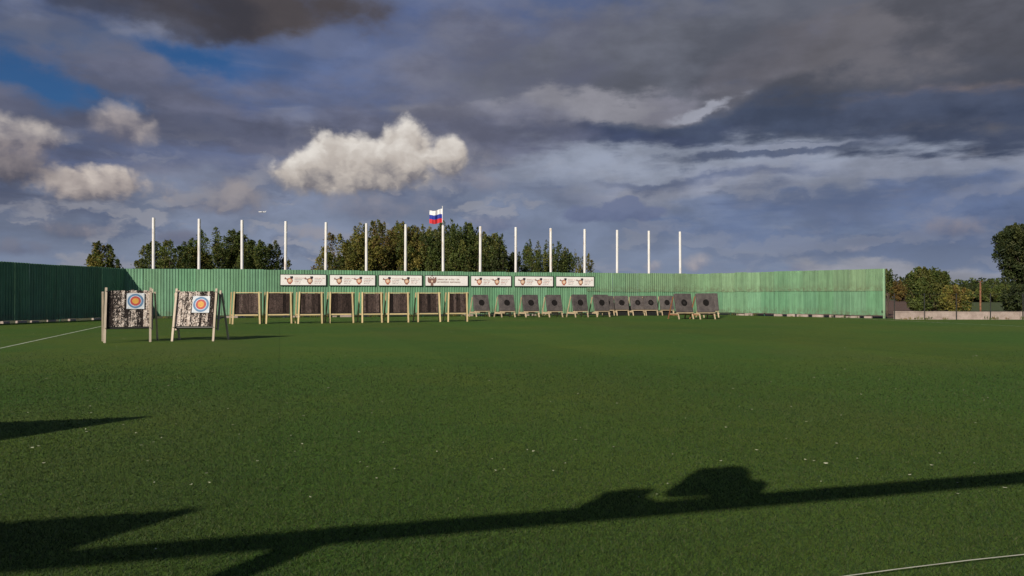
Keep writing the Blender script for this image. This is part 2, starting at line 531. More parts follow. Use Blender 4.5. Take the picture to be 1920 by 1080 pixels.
    def mesh(self, name, smooth=False):
        me = bpy.data.meshes.new(name)
        me.from_pydata(self.v, [], self.f)
        me.validate()
        bm = bmesh.new(); bm.from_mesh(me)
        bmesh.ops.recalc_face_normals(bm, faces=bm.faces)
        bm.to_mesh(me); bm.free()
        if smooth:
            me.polygons.foreach_set('use_smooth', [True] * len(me.polygons))
        return me

    def build(self, name, mat, parent=None, smooth=False):
        me = self.mesh(name, smooth)
        me.materials.append(mat)
        return link(name, me, parent)


def link(name, me, parent=None):
    o = bpy.data.objects.new(name, me)
    C.objects.link(o)
    if parent is not None:
        o.parent = parent
    return o


def tag(o, label=None, cat=None, group=None, kind=None):
    if label: o['label'] = label
    if cat: o['category'] = cat
    if group: o['group'] = group
    if kind: o['kind'] = kind
    return o


def empty(name, loc=(0, 0, 0), rz=0.0):
    o = bpy.data.objects.new(name, None)
    o.empty_display_size = 0.2
    o.location = loc
    o.rotation_euler = (0, 0, rz)
    C.objects.link(o)
    return o


# ------------------------------------------------------------------ materials
MATS = {}


def material(name, fn):
    m = bpy.data.materials.new(name)
    m.use_nodes = True
    nt = m.node_tree
    nt.nodes.clear()
    h = G(nt)
    bs = h.n('ShaderNodeBsdfPrincipled')
    out = h.n('ShaderNodeOutputMaterial')
    nt.links.new(bs.outputs[0], out.inputs[0])
    bs.inputs['Specular IOR Level'].default_value = 0.3
    bs.inputs['Roughness'].default_value = 0.8
    fn(h, bs, out)
    MATS[name] = m
    return m


def bump(h, bs, height, strength=0.3, dist=0.01):
    nd = h.n('ShaderNodeBump')
    nd.inputs['Strength'].default_value = strength
    nd.inputs['Distance'].default_value = dist
    h.put(nd.inputs['Height'], height)
    h.nt.links.new(nd.outputs[0], bs.inputs['Normal'])


def coords(h, which='Object'):
    return h.n('ShaderNodeTexCoord').outputs[which]


def wpos(h):
    return h.n('ShaderNodeNewGeometry').outputs['Position']


def shade(h, colr, f):
    return h.vm('SCALE', colr, f)


def m_turf(h, bs, out):
    p = wpos(h)
    big = h.noise(p, 0.13, 4, 0.55)
    mid = h.noise(p, 1.1, 4, 0.6)
    fine = h.noise(p, 55.0, 3, 0.7)
    c = h.mix(h.ss(big, 0.35, 0.65), (0.053, 0.109, 0.017), (0.080, 0.118, 0.018))
    c = h.mix(h.ss(mid, 0.35, 0.7, 0, 0.5), c, (0.047, 0.100, 0.018))
    # turf rolls: a faint change of nap from one roll to the next
    x, y, z = h.xyz(p)
    ru = h.mul(h.add(h.mul(x, 0.955), h.mul(y, 0.297)), 0.25)
    roll = h.m('FLOOR', ru)
    seam = h.ss(h.m('ABSOLUTE', h.sub(h.m('FRACT', ru), 0.5)), 0.494, 0.499)
    worn = h.ss(h.noise(h.vm('MULTIPLY', p, (0.25, 0.08, 1)), 1.0, 4, 0.6), 0.50, 0.68)
    wn = h.n('ShaderNodeTexWhiteNoise', noise_dimensions='1D'); h.put(wn.inputs['W'], roll)
    c = shade(h, c, h.ss(wn.outputs[0], 0, 1, 0.95, 1.05))
    c = h.mix(h.mul(worn, 0.35), c, (0.078, 0.100, 0.028))
    c = shade(h, c, h.sub(1.0, h.mul(seam, 0.22)))
    c = shade(h, c, h.ss(fine, 0.25, 0.75, 0.55, 1.45))
    h.put(bs.inputs['Base Color'], c)
    bs.inputs['Roughness'].default_value = 0.95
    bs.inputs['Specular IOR Level'].default_value = 0.1
    bump(h, bs, fine, 0.5, 0.008)


def attr_leaf(name, rough=0.6, trans=0.35, gain=1.0):
    def f(h, bs, out):
        a = h.n('ShaderNodeAttribute', attribute_name='tint').outputs['Color']
        a = shade(h, a, gain)
        h.put(bs.inputs['Base Color'], a)
        bs.inputs['Roughness'].default_value = rough
        tr = h.n('ShaderNodeBsdfTranslucent')
        h.put(tr.inputs[0], h.vm('MULTIPLY', a, (1.1, 1.15, 0.6)))
        mx = h.n('ShaderNodeMixShader'); mx.inputs[0].default_value = trans
        h.nt.links.new(bs.outputs[0], mx.inputs[1]); h.nt.links.new(tr.outputs[0], mx.inputs[2])
        h.nt.links.new(mx.outputs[0], out.inputs[0])
    return material(name, f)


def m_ground(h, bs, out):
    p = wpos(h)
    a = h.noise(p, 0.05, 5, 0.6); b = h.noise(p, 2.0, 5, 0.65)
    c = h.mix(h.ss(a, 0.35, 0.65), (0.05, 0.07, 0.022), (0.085, 0.085, 0.035))
    c = shade(h, c, h.ss(b, 0.3, 0.7, 0.6, 1.3))
    h.put(bs.inputs['Base Color'], c)
    bump(h, bs, b, 0.6, 0.1)


def m_soil(h, bs, out):
    p = wpos(h)
    b = h.noise(p, 1.2, 6, 0.7)
    c = h.mix(h.ss(b, 0.3, 0.7), (0.085, 0.05, 0.032), (0.15, 0.095, 0.065))
    h.put(bs.inputs['Base Color'], c)
    bump(h, bs, b, 0.8, 0.2)


def m_meadow(h, bs, out):
    p = wpos(h)
    b = h.noise(p, 0.6, 6, 0.7)
    c = h.mix(h.ss(b, 0.3, 0.7), (0.05, 0.070, 0.018), (0.075, 0.095, 0.026))
    h.put(bs.inputs['Base Color'], c)
    bump(h, bs, b, 0.5, 0.1)


def m_sheet(h, bs, out):
    oi = h.n('ShaderNodeObjectInfo')
    p = coords(h)
    x, y, z = h.xyz(p)
    pw = wpos(h)
    streak = h.noise(h.vm('MULTIPLY', pw, (5.0, 5.0, 0.22)), 1.0, 5, 0.65)
    blot = h.noise(pw, 1.7, 4, 0.6)
    c = shade(h, oi.outputs['Color'], h.ss(streak, 0.3, 0.7, 0.78, 1.16))
    c = shade(h, c, h.ss(blot, 0.3, 0.7, 0.93, 1.06))
    rust = h.ss(h.noise(h.vm('MULTIPLY', pw, (2.2, 2.2, 0.5)), 1.3, 5, 0.7), 0.62, 0.74, 0.0, 0.35)
    c = h.mix(rust, c, (0.16, 0.20, 0.12))
    # splashed dirt along the foot of the sheet
    foot = h.mul(h.ss(z, 0.75, 0.05), h.ss(h.noise(pw, 4.0, 5, 0.65), 0.36, 0.66))
    c = h.mix(h.mul(foot, 0.6), c, (0.10, 0.10, 0.06))
    h.put(bs.inputs['Base Color'], c)
    bs.inputs['Roughness'].default_value = 0.55
    bs.inputs['Specular IOR Level'].default_value = 0.35


def flat(name, rgb, rough=0.7, vary=0.12, scale=8.0, spec=0.3, metal=0.0, stretch=(1, 1, 1)):
    def f(h, bs, out):
        nz = h.noise(h.vm('MULTIPLY', wpos(h), stretch), scale, 4, 0.6)
        h.put(bs.inputs['Base Color'], shade(h, rgb, h.ss(nz, 0.3, 0.7, 1 - vary, 1 + vary)))
        bs.inputs['Roughness'].default_value = rough
        bs.inputs['Specular IOR Level'].default_value = spec
        bs.inputs['Metallic'].default_value = metal
    return material(name, f)


def m_wood(tone):
    def f(h, bs, out):
        oi = h.n('ShaderNodeObjectInfo')
        p = coords(h)
        grain = h.noise(h.vm('MULTIPLY', p, (24.0, 24.0, 1.4)), 1.6, 5, 0.6)
        knot = h.noise(h.vm('ADD', p, h.vm('SCALE', (11.0, 7.0, 3.0), oi.outputs['Random'])), 6.0, 3, 0.6)
        c = shade(h, tone, h.ss(grain, 0.25, 0.75, 0.74, 1.15))
        c = h.mix(h.ss(knot, 0.66, 0.78, 0.0, 0.5), c, tuple(v * 0.35 for v in tone))
        c = shade(h, c, h.ss(oi.outputs['Random'], 0, 1, 0.85, 1.08))
        h.put(bs.inputs['Base Color'], c)
        bump(h, bs, grain, 0.2, 0.005)
    return f


def m_flaked(h, bs, out):
    """black foam layers whose pale skin has been shot to flakes"""
    oi = h.n('ShaderNodeObjectInfo')
    rnd = oi.outputs['Random']
    p = h.vm('ADD', coords(h), h.vm('SCALE', (13.0, 5.0, 29.0), rnd))
    lows = h.noise(h.vm('MULTIPLY', p, (2.2, 2.2, 1.1)), 4.2, 3, 0.6)
    fine = h.noise(h.vm('MULTIPLY', p, (1.3, 1.3, 1.0)), 34.0, 4, 0.65)
    cells = h.vor(h.vm('MULTIPLY', p, (1.2, 1.2, 0.8)), 24.0, 1.0, 0.5)
    t = h.add(h.mul(h.sub(lows, 0.5), 1.7), h.mul(h.sub(fine, 0.5), 2.0))
    t = h.add(t, h.mul(h.sub(rnd, 0.45), 0.75))
    t = h.add(t, h.mul(h.sub(cells, 0.45), -0.55))
    pale = h.mix(h.ss(h.noise(p, 14.0, 3, 0.5), 0.35, 0.65), (0.74, 0.66, 0.60), (0.44, 0.36, 0.31))
    dark = h.mix(h.ss(fine, 0.4, 0.6), (0.006, 0.005, 0.006), (0.04, 0.028, 0.024))
    c = h.mix(h.ss(t, -0.06, 0.10), dark, pale)
    h.put(bs.inputs['Base Color'], c)
    bs.inputs['Roughness'].default_value = 0.9
    bump(h, bs, h.add(t, fine), 0.6, 0.02)


def m_layer(h, bs, out):
    """compressed brown foam layers"""
    oi = h.n('ShaderNodeObjectInfo')
    rnd = oi.outputs['Random']
    p = h.vm('ADD', coords(h), h.vm('SCALE', (13.0, 5.0, 29.0), rnd))
    fine = h.noise(p, 18.0, 4, 0.7)
    mid = h.noise(h.vm('MULTIPLY', p, (2.0, 2.0, 0.8)), 4.0, 3, 0.6)
    a = h.ramp(rnd, [(0.0, (0.010, 0.006, 0.006)), (0.3, (0.022, 0.014, 0.012)), (0.65, (0.050, 0.034, 0.030)), (1.0, (0.095, 0.068, 0.060))])
    c = shade(h, a, h.ss(h.add(h.mul(fine, 0.65), h.mul(mid, 0.35)), 0.36, 0.64, 0.30, 1.8))
    hole = h.ss(h.vor(p, 7.0), 0.16, 0.10)
    c = h.mix(h.mul(hole, 0.7), c, (0.004, 0.003, 0.003))
    h.put(bs.inputs['Base Color'], c)
    bs.inputs['Roughness'].default_value = 0.95
    bump(h, bs, fine, 0.6, 0.015)


def m_foam(h, bs, out):
    oi = h.n('ShaderNodeObjectInfo')
    p = h.vm('ADD', coords(h), h.vm('SCALE', (13.0, 5.0, 29.0), oi.outputs['Random']))
    mid = h.noise(p, 3.0, 4, 0.6); fine = h.noise(p, 40.0, 4, 0.7)
    c = h.mix(h.ss(mid, 0.35, 0.65), (0.072, 0.062, 0.062), (0.108, 0.094, 0.090))
    pock = h.ss(h.vor(p, 16.0), 0.16, 0.08)
    c = h.mix(h.mul(pock, 0.6), c, (0.012, 0.010, 0.010))
    c = shade(h, c, h.ss(fine, 0.3, 0.7, 0.7, 1.25))
    c = shade(h, c, h.ss(oi.outputs['Random'], 0, 1, 0.85, 1.12))
    h.put(bs.inputs['Base Color'], c)
    bs.inputs['Roughness'].default_value = 0.9
    bump(h, bs, fine, 0.25, 0.01)


def m_core(h, bs, out):
    fine = h.noise(coords(h), 35.0, 4, 0.7)
    h.put(bs.inputs['Base Color'], shade(h, (0.006, 0.005, 0.005), h.ss(fine, 0.3, 0.7, 0.5, 1.9)))
    bs.inputs['Roughness'].default_value = 0.95


def m_pole(h, bs, out):
    p = wpos(h)
    x, y, z = h.xyz(p)
    rust = h.mul(h.ss(h.noise(h.vm('MULTIPLY', p, (3, 3, 0.8)), 2.2, 5, 0.65), 0.56, 0.68), 0.8)
    c = h.mix(rust, (0.72, 0.71, 0.70), (0.50, 0.36, 0.24))
    c = shade(h, c, h.ss(h.noise(p, 1.3, 3, 0.5), 0.3, 0.7, 0.92, 1.05))
    h.put(bs.inputs['Base Color'], c)
    bs.inputs['Roughness'].default_value = 0.5


def m_concrete(h, bs, out):
    p = wpos(h)
    a = h.noise(p, 1.5, 6, 0.65); b = h.noise(p, 22.0, 4, 0.6)
    c = h.mix(h.ss(a, 0.3, 0.7), (0.27, 0.215, 0.19), (0.40, 0.33, 0.295))
    c = shade(h, c, h.ss(b, 0.3, 0.7, 0.85, 1.12))
    h.put(bs.inputs['Base Color'], c)
    bump(h, bs, b, 0.3, 0.01)


def m_bark(h, bs, out):
    p = coords(h)
    b = h.noise(h.vm('MULTIPLY', p, (6, 6, 1.2)), 3.0, 5, 0.65)
    h.put(bs.inputs['Base Color'], h.mix(h.ss(b, 0.3, 0.7), (0.035, 0.026, 0.019), (0.11, 0.085, 0.065)))
    bump(h, bs, b, 0.5, 0.03)


material('turf', m_turf); material('ground', m_ground); material('soil', m_soil); material('meadow', m_meadow)
material('sheet', m_sheet); material('flaked', m_flaked); material('layer', m_layer); material('foam', m_foam)
material('core', m_core); material('pole', m_pole); material('concrete', m_concrete); material('bark', m_bark)
material('wood_pale', m_wood((0.64, 0.50, 0.27)))
material('wood_old', m_wood((0.52, 0.44, 0.35)))
material('wood_tan', m_wood((0.52, 0.41, 0.27)))
material('wood_red', m_wood((0.30, 0.13, 0.07)))
attr_leaf('leaf'); attr_leaf('blade', 0.7, 0.15)
flat('paint_white', (0.78, 0.78, 0.76)); flat('line_paint', (0.42, 0.46, 0.34), 0.9, 0.25, 3.0)
flat('steel_dark', (0.03, 0.032, 0.03), 0.6); flat('steel_green', (0.03, 0.10, 0.06), 0.6)
flat('rust', (0.20, 0.095, 0.055), 0.9, 0.35, 6.0)
flat('board_white', (0.76, 0.74, 0.72), 0.5, 0.06, 1.5); flat('frame_green', (0.012, 0.03, 0.018), 0.6)
flat('print_red', (0.36, 0.10, 0.07)); flat('print_orange', (0.60, 0.36, 0.22)); flat('print_dark', (0.03, 0.022, 0.03))
flat('print_brown', (0.20, 0.105, 0.085)); flat('print_cream', (0.68, 0.52, 0.40)); flat('print_grey', (0.24, 0.18, 0.18))
flat('paper', (0.56, 0.60, 0.64), 0.7, 0.05); flat('ring_blue', (0.09, 0.19, 0.34), 0.6, 0.1)
flat('ring_pale', (0.42, 0.50, 0.60), 0.6, 0.1)
flat('ring_red', (0.40, 0.065, 0.06), 0.6, 0.1); flat('ring_gold', (0.58, 0.31, 0.06), 0.6, 0.12)
flat('flag_white', (0.75, 0.75, 0.76)); flat('flag_blue', (0.02, 0.04, 0.30)); flat('flag_red', (0.55, 0.03, 0.04))
flat('black_plastic', (0.02, 0.02, 0.02), 0.5); flat('cord', (0.34, 0.34, 0.29)); flat('core_plug', (0.022, 0.020, 0.020), 0.95)
flat('dry_leaf', (0.32, 0.33, 0.23), 0.8, 0.4, 20.0); flat('stone_pale', (0.50, 0.50, 0.42), 0.9, 0.25, 4.0)
flat('plate_grey', (0.25, 0.26, 0.28), 0.2)


# ------------------------------------------------------------------ ground, turf, fields
def sheet_obj(name, pts, z, mat, kind='structure'):
    me = bpy.data.meshes.new(name)
    me.from_pydata([(x, y, z) for x, y in pts], [], [tuple(range(len(pts)))])
    me.materials.append(MATS[mat])
    o = link(name, me)
    if kind: o['kind'] = kind
    return o


# the fence lines (metres, camera above the origin, +Y into the picture)
FH = 3.5
P_CORNER = Vector((-26.9, 51.9, 0))
P_BEND = Vector((16.05, 64.2, 0))
P_END = Vector((26.0, 52.3, 0))
P_LEFT = P_CORNER + Vector((-0.19, -0.982, 0)).normalized() * 19.55

sheet_obj('ground', [(-6000, -3000), (6000, -3000), (6000, 9000), (-6000, 9000)], -0.06, 'ground')
turf = sheet_obj('turf', [(-36, -30), (70, -30), (70, 49.6), (26.2, 49.9), (26.0, 52.2), (16.05, 64.1), (-26.9, 51.8), (-31.5, 28.0)], 0.0, 'turf')
sheet_obj('ploughed_field', [(20, 56), (34.6, 56), (190, 340), (60, 340)], -0.03, 'soil')
sheet_obj('meadow', [(34.7, 56), (130, 56), (560, 340), (190.2, 340)], -0.03, 'meadow')


def stripe(name, a, b, w, mat, z=0.004, label=None):
    a = Vector(a); b = Vector(b)
    t = (b - a).normalized(); s = Vector((-t.y, t.x, 0)) * (w / 2)
    n = 24
    vs = []
    for i in range(n + 1):
        p = a.lerp(b, i / n)
        vs += [(p + s).to_tuple(), (p - s).to_tuple()]
    vs = [(x, y, z) for x, y, _ in vs]
    me = bpy.data.meshes.new(name)
    me.from_pydata(vs, [], [(2 * i, 2 * i + 1, 2 * i + 3, 2 * i + 2) for i in range(n)])
    me.materials.append(MATS[mat])
    return link(name, me)


for a, b, w in (((-12.0, 13.8), (-21.3, 39.0), 0.075), ((23.6, 53.5), (27.2, 31.0), 0.08)):
    o = stripe('field_line', (*a, 0), (*b, 0), w, 'line_paint')
    o['kind'] = 'structure'
# pegged cord marking the shooting line, near the camera on the right
u_line = Vector((0.962, 0.272, 0))
q = Vector((1.686, 3.935, 0.031))
mb = MB()
mb.tube([q + u_line * (-1.6 + 0.5 * i) + Vector((0, 0, 0.004 * math.sin(i * 1.7))) for i in range(24)], [0.0026] * 24, 6)
tag(mb.build('line_cord', MATS['cord']), 'thin pale cord stretched over the turf in the bottom right corner', 'cord')


# ------------------------------------------------------------------ artificial grass pile near the lens
def grass_pile():
    import numpy as np
    rng = np.random.default_rng(5)
    ys, xs = [], []
    y = 3.4
    P = []
    y0 = 3.4
    while y0 < 22.0:
        y1 = y0 + 0.12
        half = 0.70 * y1 + 0.5
        dens = 10500.0 * (4.6 / max(4.6, y0)) ** 2.5 * min(1.0, (22.0 - y0) / 8.0)
        n = int((y1 - y0) * 2 * half * dens)
        P.append(np.stack([rng.uniform(-half, half, n), rng.uniform(y0, y1, n)], 1))
        y0 = y1
    P = np.concatenate(P)
    n = len(P)
    dist = P[:, 1]
    h = rng.uniform(0.010, 0.022, n) * (1 + 0.01 * dist)
    w = rng.uniform(0.0030, 0.0058, n) * np.clip(dist / 5.0, 1, 2.6)
    ang = rng.uniform(0, 2 * np.pi, n)
    lean = rng.uniform(0.3, 1.5, n) * h
    la = rng.uniform(0, 2 * np.pi, n)
    dx, dy = np.cos(ang) * w / 2, np.sin(ang) * w / 2
    V = np.zeros((n, 3, 3), np.float32)
    V[:, 0, 0] = P[:, 0] - dx; V[:, 0, 1] = P[:, 1] - dy; V[:, 0, 2] = 0.0
    V[:, 1, 0] = P[:, 0] + dx; V[:, 1, 1] = P[:, 1] + dy; V[:, 1, 2] = 0.0
    V[:, 2, 0] = P[:, 0] + np.cos(la) * lean; V[:, 2, 1] = P[:, 1] + np.sin(la) * lean; V[:, 2, 2] = h
    me = bpy.data.meshes.new('turf_pile')
    me.vertices.add(n * 3); me.loops.add(n * 3); me.polygons.add(n)
    me.vertices.foreach_set('co', V.ravel())
    me.loops.foreach_set('vertex_index', np.arange(n * 3, dtype=np.int32))
    me.polygons.foreach_set('loop_start', np.arange(0, n * 3, 3, dtype=np.int32))
    me.polygons.foreach_set('loop_total', np.full(n, 3, np.int32))
    base = np.array([[0.048, 0.096, 0.019], [0.070, 0.105, 0.019], [0.020, 0.054, 0.014], [0.11, 0.130, 0.05]])
    pick = rng.choice(4, n, p=[0.40, 0.30, 0.22, 0.08])
    colr = base[pick] * rng.uniform(0.42, 0.86, (n, 1))
    cc = np.ones((n, 3, 4), np.float32)
    cc[:, :, :3] = colr[:, None, :]
    at = me.color_attributes.new('tint', 'FLOAT_COLOR', 'CORNER')
    at.data.foreach_set('color', cc.ravel())
    me.update(); me.validate()
    me.materials.append(MATS['blade'])
    o = link('turf_pile', me)
    tag(o, 'short green artificial grass fibres covering the field', 'turf', kind='stuff')


grass_pile()


# ------------------------------------------------------------------ corrugated sheet fences
def corrugated(width, height, z0, rib=0.2, depth=0.036, thick=0.004):
    """one profiled steel sheet: local x along the fence, -y towards the field"""
    n = max(1, round(width / rib))
    rib = width / n
    prof = []
    for i in range(n):
        x = i * rib
        prof += [(x, 0.0), (x + rib * 0.40, 0.0), (x + rib * 0.52, -depth), (x + rib * 0.88, -depth)]
    prof.append((width, 0.0))
    m = len(prof)
    vs = []
    for off in (0.0, thick):
        for z in (z0, z0 + height):
            vs += [(x, y + off, z) for x, y in prof]
    fs = []
    for i in range(m - 1):
        fs.append((i, i + 1, m + i + 1, m + i))
        fs.append((2 * m + i + 1, 2 * m + i, 3 * m + i, 3 * m + i + 1))
        fs.append((m + i, m + i + 1, 3 * m + i + 1, 3 * m + i))
        fs.append((i + 1, i, 2 * m + i, 2 * m + i + 1))
    fs.append((0, m, 3 * m, 2 * m)); fs.append((m - 1, 3 * m - 1, 4 * m - 1, 2 * m - 1)[::-1] if False else (m - 1, 3 * m - 1, 4 * m - 1, 2 * m - 1))
    me = bpy.data.meshes.new('sheet')
    me.from_pydata(vs, [], fs); me.validate()
    me.materials.append(MATS['sheet'])
    return me


GREEN = (0.130, 0.285, 0.168)


def fence(a, b, label, seed, base_gap=0.14, split=None, fade=None, blocks=0.75, tall=FH, end_post=False, shade_dim=1.0, name='sheet_fence'):
    rnd = random.Random(seed)
    L = (b - a).length
    rz = math.atan2(b.y - a.y, b.x - a.x)
    root = empty(name, a, rz)
    tag(root, label, 'fence')
    n = round(L / 1.15)
    w = L / n
    me_full = corrugated(w - 0.004, tall - base_gap, 0.0)
    zs = 2.02
    me_low = corrugated(w - 0.004, zs - base_gap, 0.0)
    me_up = corrugated(w - 0.004, tall - zs + 0.08, 0.0)
    for i in range(n):
        u = (i + 0.5) / n
        two = split is not None and u > split
        f = fade(u) if fade else 0.0
        hue = rnd.uniform(-1, 1); val = rnd.uniform(0.84, 1.12) * shade_dim

        def tone(ff):
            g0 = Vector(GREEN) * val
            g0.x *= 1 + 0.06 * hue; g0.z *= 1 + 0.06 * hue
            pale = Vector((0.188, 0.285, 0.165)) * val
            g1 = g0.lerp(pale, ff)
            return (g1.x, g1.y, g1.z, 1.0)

        pieces = [(me_full, base_gap, 0.0, f * 0.6)] if not two else [(me_low, base_gap, 0.0, f * 0.25), (me_up, zs - 0.08, -0.043, min(1.0, f * 1.1))]
        for me, z, dy, ff in pieces:
            s = link('sheet', me, root)
            s.location = (i * w + 0.002, dy + rnd.uniform(-0.004, 0.004) + (0.006 if i % 2 else 0.0), z + rnd.uniform(-0.022, 0.022))
            s.rotation_euler = (rnd.uniform(-0.004, 0.004), rnd.uniform(-0.002, 0.002), rnd.uniform(-0.004, 0.004))
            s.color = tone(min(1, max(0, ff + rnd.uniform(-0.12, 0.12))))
    # carrying posts and rails on the far side
    for z in (0.5, 1.9, 3.2):
        if z < tall:
            MB().box((0, 0.05, z), (L, 0.09, z + 0.06)).build('rail', MATS['steel_green'], root)
    k = 0.0
    while k <= L + 0.01:
        MB().box((k - 0.03, 0.095, 0.0), (k + 0.03, 0.155, tall - 0.1)).build('post', MATS['steel_green'], root)
        k += L / max(1, round(L / 3.0))
    # odd lumps of concrete closing the gap under the sheets
    x = 0.1
    while x < L - 0.7 and blocks > 0:
        bw = rnd.uniform(0.25, 1.0)
        if rnd.random() < blocks:
            hgt = rnd.uniform(0.10, base_gap - 0.01)
            d0 = rnd.uniform(-0.05, 0.02)
            MB().cbox((x, d0, -0.02), (x + bw, 0.11 + rnd.uniform(0, .08), hgt), 0.018).build('base_block', MATS['concrete'], root)
        x += bw + rnd.uniform(0.03, 0.6)
    if end_post:
        p = MB().box((L - 0.0, -0.05, 0.0), (L + 0.12, 0.07, tall - 0.02)).build('end_post', MATS['sheet'], root)
        p.color = (0.22, 0.36, 0.22, 1)
        for z in (0.42, 0.50, 2.95, 3.10):
            MB().box((L - 0.10, -0.075, z), (L - 0.0, -0.045, z + 0.05)).build('hinge', MATS['steel_dark'], root)
    return root


fence(P_LEFT, P_CORNER, 'shaded dark green corrugated sheet fence running in from the left edge', 1, blocks=0.35, shade_dim=0.75)  # sheet colour darkened to deepen the shade on this fence
fence(P_CORNER, P_BEND, 'long sunlit green corrugated sheet fence across the back carrying the white signs', 2, split=0.78,
      fade=lambda u: 0.12 + 0.75 * max(0, (u - 0.70) / 0.3), blocks=0.30, base_gap=0.17)
fence(P_BEND, P_END, 'pale green two-tier corrugated sheet fence coming forward on the right', 3, split=-1.0,
      fade=lambda u: 0.55 + 0.4 * math.sin(u * 9.0) * 0.5, blocks=0.7, base_gap=0.21, end_post=True)


def back_line(px):
    """point of the long back fence at a bearing"""
    k = (px - 960.0) / 1400.0
    d = P_BEND - P_CORNER
    t = (k * P_CORNER.y - P_CORNER.x) / (d.x - k * d.y)
    return P_CORNER + d * t, t * d.length


BACK_RZ = math.atan2(P_BEND.y - P_CORNER.y, P_BEND.x - P_CORNER.x)
BACK_N = Vector((math.sin(BACK_RZ), -math.cos(BACK_RZ), 0))      # towards the field


# ------------------------------------------------------------------ white poles behind the fence
ORD = ['first', 'second', 'third', 'fourth', 'fifth', 'sixth', 'seventh', 'eighth', 'ninth', 'tenth', 'eleventh', 'twelfth', 'thirteenth', 'fourteenth', 'fifteenth']
POLES = [288, 373, 454, 535, 610, 687, 760, 831, 900, 967, 1033, 1096, 1157, 1217, 1276]
pole_me = MB().lathe([(0.105, 0.0), (0.103, 6.9), (0.100, 7.13), (0.094, 7.15)], 14).mesh('pole_shaft', False)
pole_me.materials.append(MATS['pole'])
foot_me = MB().lathe([(0.24, 0.0), (0.24, 0.03), (0.15, 0.032), (0.125, 0.16)], 14).mesh('base_flange', False)
foot_me.materials.append(MATS['pole'])
rp = random.Random(4)
for i, px in enumerate(POLES):
    p, t = back_line(px)
    p = p - BACK_N * 0.75
    # keep the bearing while stepping behind the sheets
    p.x = (px - 960.0) / 1400.0 * p.y
    e = empty('white_pole', p, rp.uniform(0, 6))
    e.rotation_euler = (rp.uniform(-0.007, 0.007), rp.uniform(-0.007, 0.007), rp.uniform(0, 6))
    s = link('pole_shaft', pole_me, e)
    f = link('base_flange', foot_me, e)
    where = {0: 'leftmost', 14: 'rightmost'}.get(i, ORD[i])
    tag(e, f'{where} of the fifteen tall white poles behind the back fence' + (' counted from the left' if 0 < i < 14 else ''), 'pole', 'white poles behind the back fence')


# ------------------------------------------------------------------ low concrete wall and wire fence on the right
wall = empty('concrete_wall', (25.9, 50.6, 0), R(-0.6))
tag(wall, 'low pinkish concrete slab wall right of the green fence end', 'wall')
rw = random.Random(8)
x = 0.0
while x < 34:
    w = 2.12
    MB().cbox((x, rw.uniform(-0.015, 0.015), -0.05), (x + w - 0.025, 0.12, 0.53 + rw.uniform(-0.012, 0.012)), 0.012).build('slab', MATS['concrete'], wall)
    x += w
wf = empty('wire_fence', (25.9, 50.35, 0), 0)
tag(wf, 'thin dark wire fence posts standing before the low concrete wall', 'fence')
for px in (1677, 1733, 1793, 1857, 1918, 1980, 2040):
    xx = up_ray(px, 50.35) - 25.9
    MB().tube([(xx, 0, 0), (xx, 0, 1.75)], [0.032, 0.032], 6).build('post', MATS['steel_dark'], wf)
for z in (0.6, 1.15, 1.7):
    MB().tube([(-0.2, 0, z), (18, 0, z)], [0.006, 0.006], 4).build('wire', MATS['steel_dark'], wf)
D = 52.0
rp_ = empty('rusty_pole', (up_ray(1838, D), D, 0))
tag(rp_, 'orange rusty steel pole standing behind the low concrete wall', 'pole')
MB().tube([(0, 0, 0), (0.01, 0, 2.58)], [0.06, 0.055], 8).build('pole_shaft', MATS['rust'], rp_)
MB().box((-0.10, -0.10, 2.585), (0.12, 0.10, 2.62)).build('cap_plate', MATS['rust'], rp_)


# ------------------------------------------------------------------ trees
def leaf_mesh(name, leaves):
    """leaves: list of (centre, axis, side, length, width, colour)"""
    vs = []; cols = []
    for c, a, s, L, W, colr in leaves:
        n = a.cross(s) * (L * 0.12)
        vs += [c - a * (L / 2), c + s * (W / 2) + n, c + a * (L / 2), c - s * (W / 2) + n]
        cols.append(colr)
    k = len(leaves)
    me = bpy.data.meshes.new(name)
    me.from_pydata([v.to_tuple() for v in vs], [], [(4 * i, 4 * i + 1, 4 * i + 2, 4 * i + 3) for i in range(k)])
    at = me.color_attributes.new('tint', 'FLOAT_COLOR', 'CORNER')
    flatc = []
    for c in cols:
        flatc += [c[0], c[1], c[2], 1.0] * 4
    at.data.foreach_set('color', flatc)
    me.materials.append(MATS['leaf'])
    return me


PALETTE = {
    'olive': [(0.195, 0.180, 0.038), (0.130, 0.140, 0.030), (0.235, 0.200, 0.050), (0.075, 0.098, 0.022), (0.17, 0.120, 0.036)],
    'green': [(0.080, 0.112, 0.026), (0.105, 0.135, 0.032), (0.052, 0.080, 0.020), (0.135, 0.140, 0.036)],
    'dark': [(0.036, 0.052, 0.016), (0.050, 0.068, 0.020), (0.026, 0.040, 0.013), (0.068, 0.078, 0.024)],
    'autumn': [(0.17, 0.105, 0.032), (0.12, 0.090, 0.026), (0.19, 0.14, 0.040), (0.075, 0.078, 0.022)],
}


def rand_unit(r):
    z = r.uniform(-1, 1); a = r.uniform(0, 2 * math.pi); q = math.sqrt(1 - z * z)
    return Vector((q * math.cos(a), q * math.sin(a), z))


